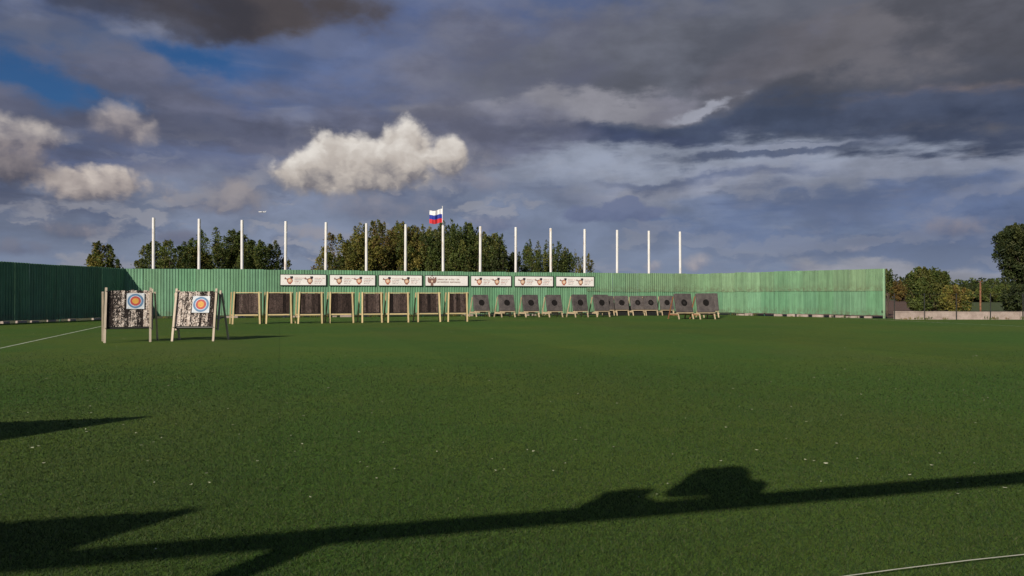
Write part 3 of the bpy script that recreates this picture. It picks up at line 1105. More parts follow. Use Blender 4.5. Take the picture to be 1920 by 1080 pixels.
def tree(name, label, cat, pos, height, halfw, seed, palette='green', low=0.12, shoots=70, per=85, leaf=0.17,
         spike=0.5, group=None, depth=None, lean=0.0, stems=1, density=1.0):
    r = random.Random(seed)
    root = empty(name, (pos[0], pos[1], -0.03), 0)
    tag(root, label, cat, group)
    depth = depth or halfw * 0.85
    wood = MB(); leaves = []
    pal = PALETTE[palette]
    fork = height * (0.22 if stems == 1 else 0.05)
    if stems == 1:
        wood.tube([(0, 0, -0.1), (r.uniform(-.05, .05), 0.03, fork * 0.6), (lean * 0.2, 0, fork * 1.3), (lean * 0.6, 0, height * 0.55), (lean, 0, height * 0.8)],
                  [height * 0.030, height * 0.024, height * 0.020, height * 0.012, height * 0.004], 8)
    cz = height * (0.5 + low * 0.5)
    rz_ = height * (0.5 - low * 0.5)
    ph = [r.uniform(0, 6.28) for _ in range(4)]
    for k in range(shoots):
        a = r.uniform(0, 2 * math.pi)
        u = r.uniform(-0.75, 1.0) if k % 3 else r.uniform(0.2, 1.0)
        bump_ = 1.0 + 0.16 * math.sin(3 * a + ph[0]) + 0.12 * math.sin(5 * a + ph[1] + 3 * u) + r.uniform(-0.14, 0.10)
        q = math.sqrt(max(0.0, 1 - u * u)) ** 0.55
        end = Vector((lean + halfw * q * math.cos(a) * bump_, depth * q * math.sin(a) * bump_, cz + rz_ * u * (0.86 + 0.12 * bump_)))
        s0 = Vector((r.uniform(-.1, .1), r.uniform(-.1, .1), fork * r.uniform(0.9, 2.2)))
        if stems > 1:
            s0 = Vector((halfw * 0.35 * math.cos(a) * r.random(), depth * 0.35 * math.sin(a) * r.random(), 0.0))
        if end.z < s0.z + 0.3:
            s0.z = max(0.2, end.z - 0.5)
        ctrl = s0.lerp(end, 0.55) + Vector((0, 0, -0.06 * height * r.random())) + rand_unit(r) * 0.12 * halfw
        up = Vector((r.uniform(-.25, .25), r.uniform(-.25, .25), 1.0)).normalized()
        tip = end + (up * (spike * (r.uniform(0.3, 1.0) if k % 3 else r.uniform(0.7, 1.3))) if u > -0.2 else Vector((0, 0, 0.1)))
        pts = [s0, s0.lerp(ctrl, 0.6) , ctrl, ctrl.lerp(end, 0.6) + rand_unit(r) * 0.08, end, tip]
        if k % 2 == 0 or stems > 1:
            b = height * 0.0085
            wood.tube(pts, [b, b * 0.8, b * 0.6, b * 0.42, b * 0.25, b * 0.1], 4, cap=False)
        shade_k = r.uniform(0.72, 1.2)
        basec = r.choice(pal)
        m = int(per * 2.2 * density * r.uniform(0.7, 1.3))
        for _ in range(m):
            t = r.random() ** 0.62
            s = 0.25 + 0.75 * t
            i = min(4, int(s * 5)); fr = s * 5 - i
            c = pts[i].lerp(pts[i + 1], fr)
            tail = max(0.0, s - 0.8) / 0.2
            spread = (0.24 + 0.09 * halfw) * (1.15 - 0.92 * tail ** 0.6)
            c = c + rand_unit(r) * spread * r.random() ** 0.5
            if c.z < 0.15:
                c.z = 0.15 + r.random() * 0.2
            ax = (rand_unit(r) + Vector((0, 0, 0.55)) * (0.4 + tail)).normalized()
            sd = ax.cross(rand_unit(r))
            sd = sd.normalized() if sd.length > 0.05 else Vector((1, 0, 0))
            L = leaf * 1.12 * r.uniform(0.65, 1.35)
            q_ = shade_k * r.uniform(0.75, 1.25)
            cc = basec if r.random() < 0.75 else r.choice(pal)
            leaves.append((c, ax, sd, L, L * r.uniform(0.42, 0.62), (cc[0] * q_, cc[1] * q_, cc[2] * q_)))
    wood.build('trunk', MATS['bark'], root, smooth=True)
    cr = link('crown', leaf_mesh('crown', leaves), root)
    return root


def tree_at(px, top_py, half_px, D, label, seed, name='leafy_tree', cat='tree', **kw):
    h = EYE + (557.0 - top_py) / 1400.0 * D
    w = half_px / 1400.0 * D
    sp = kw.get('spike', 0.5)
    return tree(name, label, cat, (up_ray(px, D), D), h - sp * 0.75, w, seed, **kw)


GB = 'trees behind the back fence'
tree_at(192, 452, 20, 58, 'small yellowish tree above the shaded fence at the far left', 11, palette='olive', shoots=40, per=70, group=GB, low=0.3, spike=0.4)
tree_at(216, 481, 9, 58, 'thin leafy shoot beside the small tree at the far left', 12, name='leafy_shrub', cat='shrub', palette='green', shoots=12, per=45, low=0.5, spike=0.45, group=GB)
tree_at(318, 449, 54, 63, 'low bushy tree between the first and second white poles', 13, palette='green', shoots=80, group=GB, spike=0.5)
tree_at(416, 428, 60, 65, 'tall dense tree between the second and third white poles', 14, palette='green', shoots=95, per=95, group=GB, spike=0.55)
tree_at(486, 450, 42, 64, 'round tree right of the third white pole', 15, palette='green', shoots=70, group=GB, spike=0.5)
tree_at(605, 474, 18, 67, 'sparse low shrub below the fifth white pole', 16, name='leafy_shrub', cat='shrub', palette='olive', shoots=22, per=40, spike=0.5, group=GB)
tree_at(658, 438, 56, 66, 'yellow-green bushy tree between the fifth and sixth white poles', 17, palette='olive', shoots=85, per=95, group=GB, spike=0.55)
tree_at(728, 416, 66, 68, 'tall yellow-green tree between the sixth and seventh white poles', 18, palette='olive', shoots=100, per=100, group=GB, spike=0.8)
tree_at(795, 424, 60, 70, 'broad tree below the tricolour flag', 19, palette='olive', shoots=95, per=100, group=GB, spike=0.7)
tree_at(850, 415, 58, 67, 'tallest dark tree right of the eighth white pole', 20, palette='green', shoots=95, per=100, group=GB, spike=0.9)
tree_at(900, 434, 54, 66, 'dark sloping tree behind the ninth white pole', 21, palette='green', shoots=85, per=95, group=GB, spike=0.6)
tree_at(940, 462, 32, 65, 'low dark shrub left of the tenth white pole', 22, name='leafy_shrub', cat='shrub', palette='dark', shoots=45, per=70, group=GB, spike=0.5)
tree_at(1020, 456, 54, 68, 'rounded spiky tree around the eleventh white pole', 23, palette='green', shoots=120, per=80, group=GB, spike=0.9, leaf=0.15)
tree_at(1092, 466, 22, 68, 'sparse willow-like shrub behind the twelfth white pole', 24, name='leafy_shrub', cat='shrub', palette='olive', shoots=26, per=42, group=GB, spike=0.9, leaf=0.15)

for px, top, hw, D, lab, pal in ((692, 446, 42, 66, 'bushy yellow-green shrub around the sixth white pole', 'olive'), (765, 436, 44, 69, 'olive shrub around the seventh white pole', 'olive'),
                                 (876, 442, 42, 68, 'dark shrub between the eighth and ninth white poles', 'green'), (366, 462, 34, 64, 'low shrub around the second white pole', 'olive'),
                                 (456, 456, 36, 66, 'dark shrub around the third white pole', 'green')):
    tree_at(px, top, hw, D, lab, px, name='leafy_shrub', cat='shrub', palette=pal, shoots=70, per=90, group=GB, spike=0.45)

GR = 'trees beyond the low wall'
tree_at(1664, 494, 6, 60, 'thin leafy tree rising behind the right end of the green fence', 31, palette='green', shoots=10, per=32, low=0.25, group=GR, spike=0.4)
tree_at(1690, 525, 26, 262, 'reddish brown bush just right of the green fence end', 32, name='leafy_shrub', cat='shrub', palette='autumn', shoots=60, per=70, low=0.0, group=GR, spike=0.8, stems=5, leaf=0.5)
tree_at(1737, 499, 33, 64, 'round pale green bush in the middle beyond the low wall', 33, name='leafy_shrub', cat='shrub', palette='green', shoots=110, per=90, low=0.05, group=GR, spike=0.45, stems=5)
tree_at(1790, 534, 21, 60, 'olive bush right of the round pale green bush', 34, name='leafy_shrub', cat='shrub', palette='olive', shoots=70, per=75, low=0.0, group=GR, spike=0.3, stems=5)
tree_at(1934, 418, 50, 66, 'big dark tree cut by the right edge of the picture', 35, palette='dark', shoots=120, per=115, low=0.36, group=GR, spike=0.5, leaf=0.2)
tree_at(1926, 534, 36, 60, 'dark bush under the big tree at the right edge', 36, name='leafy_shrub', cat='shrub', palette='dark', shoots=80, per=85, low=0.0, group=GR, spike=0.3, stems=5)
# scrub farther out
far = [(1722, 533, 34, 270, 'olive scrub between the reddish bush and the round pale green bush', 'olive'),
       (1780, 535, 36, 250, 'olive scrub row behind the round pale green bush', 'olive'),
       (1826, 534, 34, 235, 'dark green scrub left of the rusty pole', 'dark'),
       (1866, 533, 30, 225, 'dark green scrub right of the rusty pole', 'green'),
       (1905, 532, 34, 230, 'dark scrub below the big tree at the right edge', 'dark')]
for i, (px, top, hw, D, lab, pal) in enumerate(far):
    tree_at(px, top, hw, D, lab, 50 + i, name='far_shrub', cat='shrub', palette=pal, shoots=90, per=60, leaf=0.55, low=0.0, spike=0.8, group='scrub at the field edge', stems=5, depth=4.0)


def far_wood():
    r = random.Random(77)
    leaves = []
    for k in range(460):
        x = r.uniform(120, 620); y = r.uniform(560, 640) + 0.05 * x
        h = r.uniform(13, 18.5) + 1.5 * math.sin(x * 0.03)
        w = r.uniform(4, 7)
        basec = r.choice(PALETTE['dark'] + PALETTE['green'][:1])
        for _ in range(85):
            d = rand_unit(r)
            c = Vector((x + d.x * w, y + d.y * w, max(0.8, h * 0.55 + d.z * h * 0.45)))
            ax = rand_unit(r); sd = ax.cross(rand_unit(r)).normalized()
            q = r.uniform(0.6, 1.15)
            L = r.uniform(1.4, 2.6)
            leaves.append((c, ax, sd, L, L * 0.7, (basec[0] * q, basec[1] * q, basec[2] * q)))
    o = link('far_wood', leaf_mesh('far_wood', leaves))
    tag(o, 'dark line of distant woodland along the horizon on the right', 'woodland', kind='stuff')


far_wood()


# weeds along the foot of the fences
def weeds():
    r = random.Random(91)
    leaves = []
    for a, b, dens in ((P_CORNER, P_BEND, 5.0), (P_BEND, P_END, 2.0), (Vector((26.0, 50.2, 0)), Vector((48, 50.0, 0)), 4.0)):
        L = (b - a).length; t = (b - a).normalized(); nrm = Vector((t.y, -t.x, 0))
        for k in range(int(L * dens)):
            s = r.uniform(0, L)
            if mnoise.noise(Vector((s * 0.35, dens, 0))) < -0.05:
                continue
            p = a + t * s + nrm * r.uniform(0.10, 0.55)
            hh = r.uniform(0.08, 0.30)
            basec = r.choice(PALETTE['green'] + PALETTE['olive'])
            for _ in range(10):
                ax = Vector((r.uniform(-.5, .5), r.uniform(-.5, .5), 1)).normalized()
                sd = ax.cross(rand_unit(r)).normalized()
                ll = hh * r.uniform(0.6, 1.2)
                q = r.uniform(0.8, 1.3)
                leaves.append((p + Vector((r.uniform(-.1, .1), r.uniform(-.1, .1), 0)) + ax * ll * 0.5, ax, sd, ll, 0.035, (basec[0] * q, basec[1] * q, basec[2] * q)))
    o = link('fence_weeds', leaf_mesh('fence_weeds', leaves))
    tag(o, 'ragged green weeds growing along the foot of the fences', 'weeds', kind='stuff')


weeds()


# ------------------------------------------------------------------ archery butts
def lean_frame(deg):
    return Matrix.Rotation(R(-deg), 4, 'X')        # tips the top away from the field


def put(o, M):
    o.matrix_local = M
    return o


def plank_boss(root, M, width, z0, z1, n, mat, seed, depth=0.20, y0=0.0, bottom=True):
    r = random.Random(seed)
    xs = [-width / 2]
    ws = [r.uniform(0.7, 1.3) for _ in range(n)]
    tot = sum(ws)
    for w in ws:
        xs.append(xs[-1] + w / tot * width)
    for i in range(n):
        dy = r.uniform(-0.012, 0.012); dz = r.uniform(-0.02, 0.015)
        mb = MB().cbox((xs[i] + 0.002, 0, 0), (xs[i + 1] - 0.002, depth, z1 - z0 + dz), 0.006)
        o = mb.build('foam_layer', MATS[mat], root)
        put(o, M @ Matrix.Translation((0, y0 + dy, z0)))
        o.rotation_mode = 'XYZ'
    if bottom:
        mb = MB().box((-width / 2, 0, 0), (width / 2, depth * 0.9, 0.045))
        put(mb.build('bottom_board', MATS['black_plastic'], root), M @ Matrix.Translation((0, y0 + 0.02, z0 - 0.055)))


def timber(root, name, a, b, w, d, mat, side=(1, 0, 0)):
    """timber as its own object with its length along local z so that the grain runs with it"""
    a = Vector(a); b = Vector(b); t = (b - a)
    L = t.length; t.normalize()
    s = Vector(side); s = (s - t * s.dot(t)).normalized(); n = t.cross(s)
    M = Matrix(((s.x, n.x, t.x, a.x), (s.y, n.y, t.y, a.y), (s.z, n.z, t.z, a.z), (0, 0, 0, 1)))
    o = MB().box((-w / 2, -d / 2, 0), (w / 2, d / 2, L)).build(name, MATS[mat], root)
    return put(o, M)


def big_butt(pos, rz, lean, label, seed, width=1.30):
    """flaked butt held between front and rear posts, splayed rear legs"""
    r = random.Random(seed)
    root = empty('archery_butt', pos, rz)
    tag(root, label, 'archery butt', 'large flaked target butts')
    M = lean_frame(lean)
    hw = width / 2
    plank_boss(root, M, width - 0.05, 0.52, 1.74, 13, 'flaked', seed, depth=0.22)
    for s in (-1, 1):
        x = s * (hw - 0.01)
        a = M @ Vector((x + s * r.uniform(0, .03), -0.045, 0.0)); b = M @ Vector((x, -0.045, 1.82))
        a.z = 0.0
        timber(root, 'front_post', a, b, 0.068, 0.055, 'wood_old')
        a2 = M @ Vector((x + s * 0.035, 0.265, 0.42)); b2 = M @ Vector((x + s * 0.035, 0.265, 1.82))
        timber(root, 'rear_post', a2, b2, 0.06, 0.055, 'wood_old')
        top = M @ Vector((x + s * 0.12, 0.16, 1.70))
        timber(root, 'rear_leg', (s * (hw + 0.17), 1.02, 0.0), top, 0.06, 0.05, 'wood_old')
        for z in (0.47, 1.70):
            p = M @ Vector((x, -0.11, z)); q = M @ Vector((x, 0.34, z))
            MB().tube([p, q], [0.012, 0.012], 6).build('threaded_rod', MATS['steel_dark'], root)
    timber(root, 'rear_brace', (-hw - 0.06, 0.62, 0.75), (hw + 0.06, 0.62, 0.75), 0.05, 0.04, 'wood_old', side=(0, 1, 0))
    return root, M


def face(pos, rz, M, off, label, size=0.54):
    root = empty('target_face', pos, rz)
    tag(root, label, 'target face', 'paper target faces')
    T = M @ Matrix.Translation((off[0], -0.036, off[1]))
    h = size / 2
    def p(name, mb, mat):
        return put(mb.build(name, MATS[mat], root), T)
    # the sheet curls a little at the corners
    n = 8; vs = []; fs = []
    for k, yy in ((0, 0.0), (1, 0.002)):
        for i in range(n + 1):
            for j in range(n + 1):
                x = -h + size * i / n; z = -h + size * j / n
                q = max(0, abs(x / h) - 0.75) * max(0, abs(z / h) - 0.75)
                vs.append((x, yy - q * 0.25, z))
    def idx(k, i, j): return k * (n + 1) ** 2 + i * (n + 1) + j
    for i in range(n):
        for j in range(n):
            fs.append((idx(0, i, j), idx(0, i + 1, j), idx(0, i + 1, j + 1), idx(0, i, j + 1)))
            fs.append((idx(1, i, j), idx(1, i, j + 1), idx(1, i + 1, j + 1), idx(1, i + 1, j)))
    p('paper_sheet', MB().add(vs, fs), 'paper')
    for name, rad, y, mat in (('blue_ring', 0.455, -0.003, 'ring_blue'), ('pale_ring', 0.345, -0.006, 'ring_pale'), ('red_ring', 0.30, -0.009, 'ring_red'), ('gold_ring', 0.185, -0.012, 'ring_gold')):
        p(name, MB().disc(0, 0, rad * size, y, y + 0.0025, 32), mat)
    return root


pa = (on_ground(203, 643) + on_ground(277, 641)) / 2
pb = (on_ground(324, 640.5) + on_ground(400, 639.2)) / 2
RA, RB = R(23), R(3)
_, Ma = big_butt(pa, RA, 7, 'pale flaked archery butt with a target face, nearest the left edge', 101, 1.34)
_, Mb_ = big_butt(pb, RB, 12, 'pale flaked archery butt with a target face, second from the left', 102, 1.36)
face(pa, RA, Ma, (0.21, 1.375), 'blue, red and gold paper target face on the leftmost butt', 0.53)
face(pb, RB, Mb_, (0.18, 1.27), 'blue, red and gold paper target face on the second butt from the left', 0.58)


def brown_butt(pos, rz, label, seed, width=1.22):
    r = random.Random(seed)
    root = empty('archery_butt', pos, rz)
    tag(root, label, 'archery butt', 'brown layered butts in pale wooden frames')
    lean = r.uniform(3.5, 6.5)
    M = lean_frame(lean)
    hw = width / 2
    plank_boss(root, M, width - 0.04, 0.60, 1.72, r.choice((5, 6, 7)), 'layer', seed, depth=0.20, bottom=False)
    put(MB().box((-hw + .03, 0.0, 0.0), (hw - .03, 0.18, 0.05)).build('bottom_board', MATS['black_plastic'], root), M @ Matrix.Translation((0, 0.01, 0.545)))
    for s in (-1, 1):
        x = s * hw
        a = M @ Vector((x + s * r.uniform(0, .07), -0.04, 0.0)); a.z = 0
        b = M @ Vector((x - s * r.uniform(-.02, .03), -0.04, 1.80))
        timber(root, 'front_leg', a, b, 0.082, 0.06, 'wood_pale')
        timber(root, 'rear_leg', (s * (hw + r.uniform(.14, .22)), 0.95, 0), M @ Vector((x + s * 0.12, 0.10, 1.78)), 0.075, 0.05, 'wood_pale')
        timber(root, 'side_brace', (s * (hw + 0.055), -0.02, 0.5), (s * (hw + 0.10), 0.72, 0.5), 0.05, 0.07, 'wood_pale')
    timber(root, 'lower_crossbar', M @ Vector((-hw + 0.05, -0.01, 0.505)), M @ Vector((hw - 0.05, -0.01, 0.505)), 0.05, 0.07, 'wood_pale', side=(0, 1, 0))
    timber(root, 'top_bar', M @ Vector((-hw + 0.05, 0.02, 1.755)), M @ Vector((hw - 0.05, 0.02, 1.755)), 0.10, 0.045, 'wood_pale', side=(0, 1, 0))
    return root


BROWN = [((440, 608), (484, 607.5)), ((502.5, 607), (543.5, 606.5)), ((562, 607), (602, 606.5)), ((620.5, 605.8), (660, 605.4)),
         ((679.5, 605.3), (715, 604.9)), ((729.5, 604.9), (765, 604.5)), ((785, 603.9), (823.5, 603.5)), ((841, 603.3), (875.5, 602.9))]
for i, (l, rr) in enumerate(BROWN):
    p = (on_ground(*l) + on_ground(*rr)) / 2
    w = (rr[0] - l[0]) / 1400.0 * p.y
    where = 'leftmost' if i == 0 else ('rightmost' if i == 7 else ORD[i] + ' from the left')
    brown_butt(p, R(21 - i * 0.6), f'brown butt in a pale wooden frame, {where} of the eight', 120 + i, w * 1.01)


def grey_butt(pos, rz, label, seed, size=1.24, lean=16, ringed=False, red=False, group='dark grey foam butts with round black centres', tall=1.0, splay=1.2):
    r = random.Random(seed)
    lean += r.uniform(-1.8, 1.8)
    root = empty('foam_butt', pos, rz + R(r.uniform(-2, 2)))
    tag(root, label, 'archery butt', group)
    M = lean_frame(lean)
    hs = size / 2
    z0 = 0.50 * tall
    boss = MB().cbox((-hs, 0, 0), (hs, 0.2, size), 0.035).build('foam_block', MATS['foam'], root)
    put(boss, M @ Matrix.Translation((0, 0, z0)))
    cz = z0 + size * 0.5
    put(MB().disc(0, 0, 0.235, -0.006, 0.02, 28).build('centre_core', MATS['core'], root), M @ Matrix.Translation((0, 0, cz)))
    if ringed:
        put(MB().disc(0, 0, 0.10, -0.012, -0.0065, 20).build('centre_plug', MATS['core_plug'], root), M @ Matrix.Translation((0, 0, cz)))
    wood = 'wood_tan'
    legw = 'wood_red' if red else wood
    for s in (-1, 1):
        x = s * (hs - 0.10)
        a = M @ Vector((x + s * 0.03, 0.23, 0.0)); a.z = 0
        a = Vector((x + s * 0.02, 0.02, 0))
        timber(root, 'front_leg', a, M @ Vector((x, 0.235, 1.66)), 0.075, 0.05, wood)
        timber(root, 'rear_leg', (s * (hs + 0.02), splay, 0.0), M @ Vector((s * (hs - 0.03), 0.29, 1.64)), 0.07, 0.05, legw)
        timber(root, 'side_brace', (s * (hs - 0.01), 0.10, 0.30), (s * (hs + 0.0), splay - 0.15, 0.30), 0.04, 0.07, legw)
    timber(root, 'support_shelf', M @ Vector((-hs + 0.04, 0.09, z0 - 0.032)), M @ Vector((hs - 0.04, 0.09, z0 - 0.032)), 0.24, 0.055, wood, side=(0, 1, 0))
    timber(root, 'rear_crossbar', (-hs, splay - 0.22, 0.33), (hs, splay - 0.22, 0.33), 0.05, 0.12, wood, side=(0, 1, 0))
    return root


GREY = [  # left leg x, right leg x, base y, rotation, label
    (893, 919, 594.3, 'first dark grey foam butt, just right of the brown row'),
    (940.5, 967, 595.0, 'second dark grey foam butt right of the brown row'),
    (986.5, 1011.5, 595.0, 'third dark grey foam butt right of the brown row'),
    (1030.5, 1055.5, 595.0, 'fourth dark grey foam butt right of the brown row'),
    (1079, 1104, 595.0, 'fifth dark grey foam butt right of the brown row'),
    (1119.5, 1144.5, 594.5, 'sixth dark grey foam butt, overlapping the one behind it'),
    (1131, 1151.5, 591.8, 'dark grey foam butt mostly hidden behind the sixth one'),
    (1157.5, 1179, 591.8, 'dark grey foam butt standing alone next to the overlapping pair'),
    (1188, 1209, 591.8, 'left one of two dark grey foam butts standing edge to edge'),
    (1213, 1233, 591.8, 'right one of two dark grey foam butts standing edge to edge'),
    (1243, 1263, 591.6, 'dark grey foam butt half hidden behind the red-legged easel'),
    (1274.5, 1300, 598.6, 'dark grey foam butt on a red-legged easel, nearer than its neighbours'),
    (1313.5, 1341.5, 598.8, 'rightmost dark grey foam butt on an easel'),
    (1322, 1346, 595.6, 'dark foam butt leaning close behind the rightmost one')]
FAR = {}
for i, (l, rr, y, lab) in enumerate(GREY):
    p = (on_ground(l, y) + on_ground(rr, y)) / 2
    rz = R(24) if i < 6 else R(14)
    if i == 11: rz = R(21)
    if i == 12: rz = R(16)
    if i == 13: rz = R(10)
    size = 1.24 if i < 6 else (1.16 if i < 11 else 1.30)
    grey_butt(p, rz, lab, 150 + i, size=size, ringed=i in (8, 9, 11), red=i in (11, 12), lean=(14 if i != 13 else 12), tall=1.05 if i == 13 else 1.0, splay=0.85 if 6 <= i <= 10 else 1.2)
    FAR[i] = (p, rz)
# black rubber mats stowed beneath the far butts
for k, wh in ((6, 'hidden behind the sixth one'), (7, 'that stands alone'), (8, 'left in the edge-to-edge pair'), (9, 'right in the edge-to-edge pair'), (10, 'behind the red-legged easel')):
    p, rz = FAR[k]
    rt = empty('rubber_mat_pile', p + Matrix.Rotation(rz, 3, 'Z') @ Vector((0, 0.22, 0)), rz)
    tag(rt, 'black rubber mat pile under the far grey butt ' + wh, 'mat pile', 'black mat piles by the fence')
    for j in range(4):
        MB().cbox((-0.42 + 0.01 * j, 0.012 * (j % 2), 0.105 * j), (0.42 - 0.012 * j, 0.38, 0.105 * j + 0.1), 0.015).build('mat', MATS['black_plastic'], rt)


# ------------------------------------------------------------------ sign boards on the back fence
def words(mb, x0, z, lens, h, letter, y0, y1, r):
    """a line of small print: upright letter strokes grouped into words"""
    x = x0
    for n in lens:
        for k in range(n):
            w = letter * r.uniform(0.62, 0.80)
            t = letter * 0.2
            mb.box((x, y0, z), (x + t, y1, z + h))
            if r.random() < 0.75:
                mb.box((x + w - t, y0, z), (x + w, y1, z + h))
            if r.random() < 0.8:
                zz = r.choice((0, 0.42, 0.8)) * h
                mb.box((x + t, y0, z + zz), (x + w - t, y1, z + zz + h * 0.2))
            x += letter
        x += letter * 0.8
    return x


def roundel(root, cx, k):
    """archery badge: ringed disc with a dark fletching, a brown wing and a short tail"""
    y = -0.004; q = 0.74
    def pl(pts): return [(cx + x * q, z * q - 0.01) for x, z in pts]
    def ring(name, rad, y0, y1, mat):
        MB().disc(cx, -0.06 * q - 0.01, rad * q, y0, y1, 26).build(name, MATS[mat], root)
    MB().plate(pl([(-0.16, -0.30), (0.13, -0.32), (0.10, -0.415), (-0.12, -0.40)]), y, y + 0.003).build('badge_tail', MATS['print_red'], root)
    ring('badge_disc', 0.275, y - 0.003, y - 0.0002, 'print_red' if k % 2 == 0 else 'print_brown')
    ring('badge_ring', 0.20, y - 0.006, y - 0.0032, 'print_orange')
    ring('badge_centre', 0.13, y - 0.009, y - 0.0062, 'print_cream')
    MB().plate(pl([(-0.52, 0.10), (-0.44, 0.30), (-0.35, 0.16), (-0.16, 0.13), (-0.20, 0.02), (-0.36, 0.06)]), y - 0.006, y - 0.0032).build('badge_wing', MATS['print_brown'], root)
    MB().plate(pl([(0.05, 0.16), (0.02, 0.36), (0.27, 0.385), (0.31, 0.24), (0.22, 0.10)]), y - 0.012, y - 0.0092).build('badge_fletching', MATS['print_dark'], root)


def eagle(root, cx):
    half = [(0.0, 0.10), (0.04, 0.22), (0.09, 0.30), (0.17, 0.28), (0.13, 0.22), (0.11, 0.12), (0.20, 0.20), (0.28, 0.30), (0.33, 0.26), (0.345, 0.05),
            (0.31, -0.12), (0.22, -0.20), (0.10, -0.20), (0.09, -0.27), (0.14, -0.34), (0.07, -0.36), (0.0, -0.42)]
    out = half + [(-x, z) for x, z in reversed(half[1:-1])]
    out = [(cx + x, z) for x, z in reversed(out)]
    MB().plate(out, -0.007, -0.004).build('eagle_body', MATS['print_brown'], root)
    MB().plate([(cx - 0.07, 0.02), (cx + 0.07, 0.02), (cx + 0.06, -0.10), (cx, -0.15), (cx - 0.06, -0.10)], -0.010, -0.0072).build('eagle_shield', MATS['print_cream'], root)
    MB().plate([(cx - 0.06, 0.33), (cx + 0.06, 0.33), (cx + 0.05, 0.40), (cx, 0.44), (cx - 0.05, 0.40)], -0.007, -0.004).build('eagle_crown', MATS['print_brown'], root)


SIGNS = [(524.5, 612), (617, 704), (709, 791.5), (796, 877.5), (881.5, 958.5), (963.5, 1037), (1041, 1113.5)]
rs = random.Random(33)
for i, (l, rr) in enumerate(SIGNS):
    p0, t0 = back_line(l); p1, t1 = back_line(rr)
    c = (p0 + p1) / 2
    W = (p1 - p0).length
    Hh = 0.86
    root = empty('sign_board', c + BACK_N * 0.11 + Vector((0, 0, 2.765)), BACK_RZ)
    lab = {0: 'leftmost white sign board with two archery badges on the fence', 6: 'rightmost white sign board with two archery badges on the fence',
           3: 'white sign board with a brown double-headed eagle and two lines of lettering',
           1: 'second white sign board from the left with two archery badges',
           2: 'white two-badge sign board just left of the eagle sign',
           4: 'white two-badge sign board just right of the eagle sign',
           5: 'second white sign board from the right with two archery badges'}[i]
    tag(root, lab, 'sign', 'white sign boards on the back fence')
    hw = W / 2
    MB().box((-hw + 0.05, 0.0, -Hh / 2 + 0.05), (hw - 0.05, 0.02, Hh / 2 - 0.05)).build('panel', MATS['board_white'], root)
    for a, b in (((-hw, -0.012, -Hh / 2), (hw, 0.03, -Hh / 2 + 0.048)), ((-hw, -0.012, Hh / 2 - 0.048), (hw, 0.03, Hh / 2)),
                 ((-hw, -0.012, -Hh / 2 + 0.05), (-hw + 0.048, 0.03, Hh / 2 - 0.05)), ((hw - 0.048, -0.012, -Hh / 2 + 0.05), (hw, 0.03, Hh / 2 - 0.05))):
        MB().box(a, b).build('frame_strip', MATS['frame_green'], root)
    s = W / 3.55
    if i == 3:
        eagle(root, -1.19 * s)
        for z, ls in ((0.045, (9, 9)), (-0.165, (10, 9))):
            mb = MB(); words(mb, -0.80 * s, z, ls, 0.115, 0.098 * s, -0.006, -0.003, rs)
            mb.build('lettering', MATS['print_brown'], root)['kind'] = 'stuff'
    else:
        for k, cx in enumerate((-1.02 * s, 0.50 * s)):
            roundel(root, cx, k + i)
            for j, (z, ls) in enumerate(((0.10, (8, 3)), (-0.02, (9,)), (-0.14, (5, 2)), (-0.26, (4, 2)))):
                mb = MB(); words(mb, cx + 0.36 * s, z, ls, 0.062, 0.066 * s, -0.006, -0.003, rs)
                mb.build('lettering', MATS['print_grey' if j % 2 else 'print_red'], root)['kind'] = 'stuff'


# ------------------------------------------------------------------ flag on a far mast
D = 84.0
fl = empty('flag_mast', (up_ray(829.5, D), D, 0))
tag(fl, 'thin white flag mast behind the trees', 'flag mast')
top = EYE + (557 - 388) / 1400.0 * D
MB().tube([(0, 0, 0), (0, 0, top)], [0.07, 0.035], 8).build('mast_shaft', MATS['paint_white'], fl)
MB().lathe([(0.02, top), (0.06, top + 0.04), (0.055, top + 0.09), (0.01, top + 0.12)], 10).build('finial', MATS['paint_white'], fl)
fg = empty('tricolour_flag', (up_ray(829.5, D), D, top - 0.35))
tag(fg, 'white, blue and red tricolour flag flying above the trees', 'flag')
wd, ht, nx, nz = 1.42, 1.46, 18, 5
for s_, mat in ((0, 'flag_white'), (1, 'flag_blue'), (2, 'flag_red')):
    vs = []; fs = []
    for side in (0, 1):
        for i in range(nx + 1):
            for j in range(nz + 1):
                u = i / nx; z = -(s_ + j / nz) * ht / 3
                wav = 0.13 * u * math.sin(u * 9 + z * 1.3) + 0.05 * math.sin(u * 21)
                vs.append((-0.04 - wd * u, -0.25 * u + wav + 0.004 * side, z - 0.10 * u + 0.07 * math.sin(u * 7 + 0.6) + (0.14 * (1 - u) ** 3 if s_ == 0 and j == 0 else 0)))
    st = (nx + 1) * (nz + 1)
    for i in range(nx):
        for j in range(nz):
            a = i * (nz + 1) + j
            fs.append((a, a + 1, a + nz + 2, a + nz + 1))
            fs.append((st + a, st + a + nz + 1, st + a + nz + 2, st + a + 1))
    MB().add(vs, fs).build(['white_stripe', 'blue_stripe', 'red_stripe'][s_], MATS[mat], fg, smooth=True)


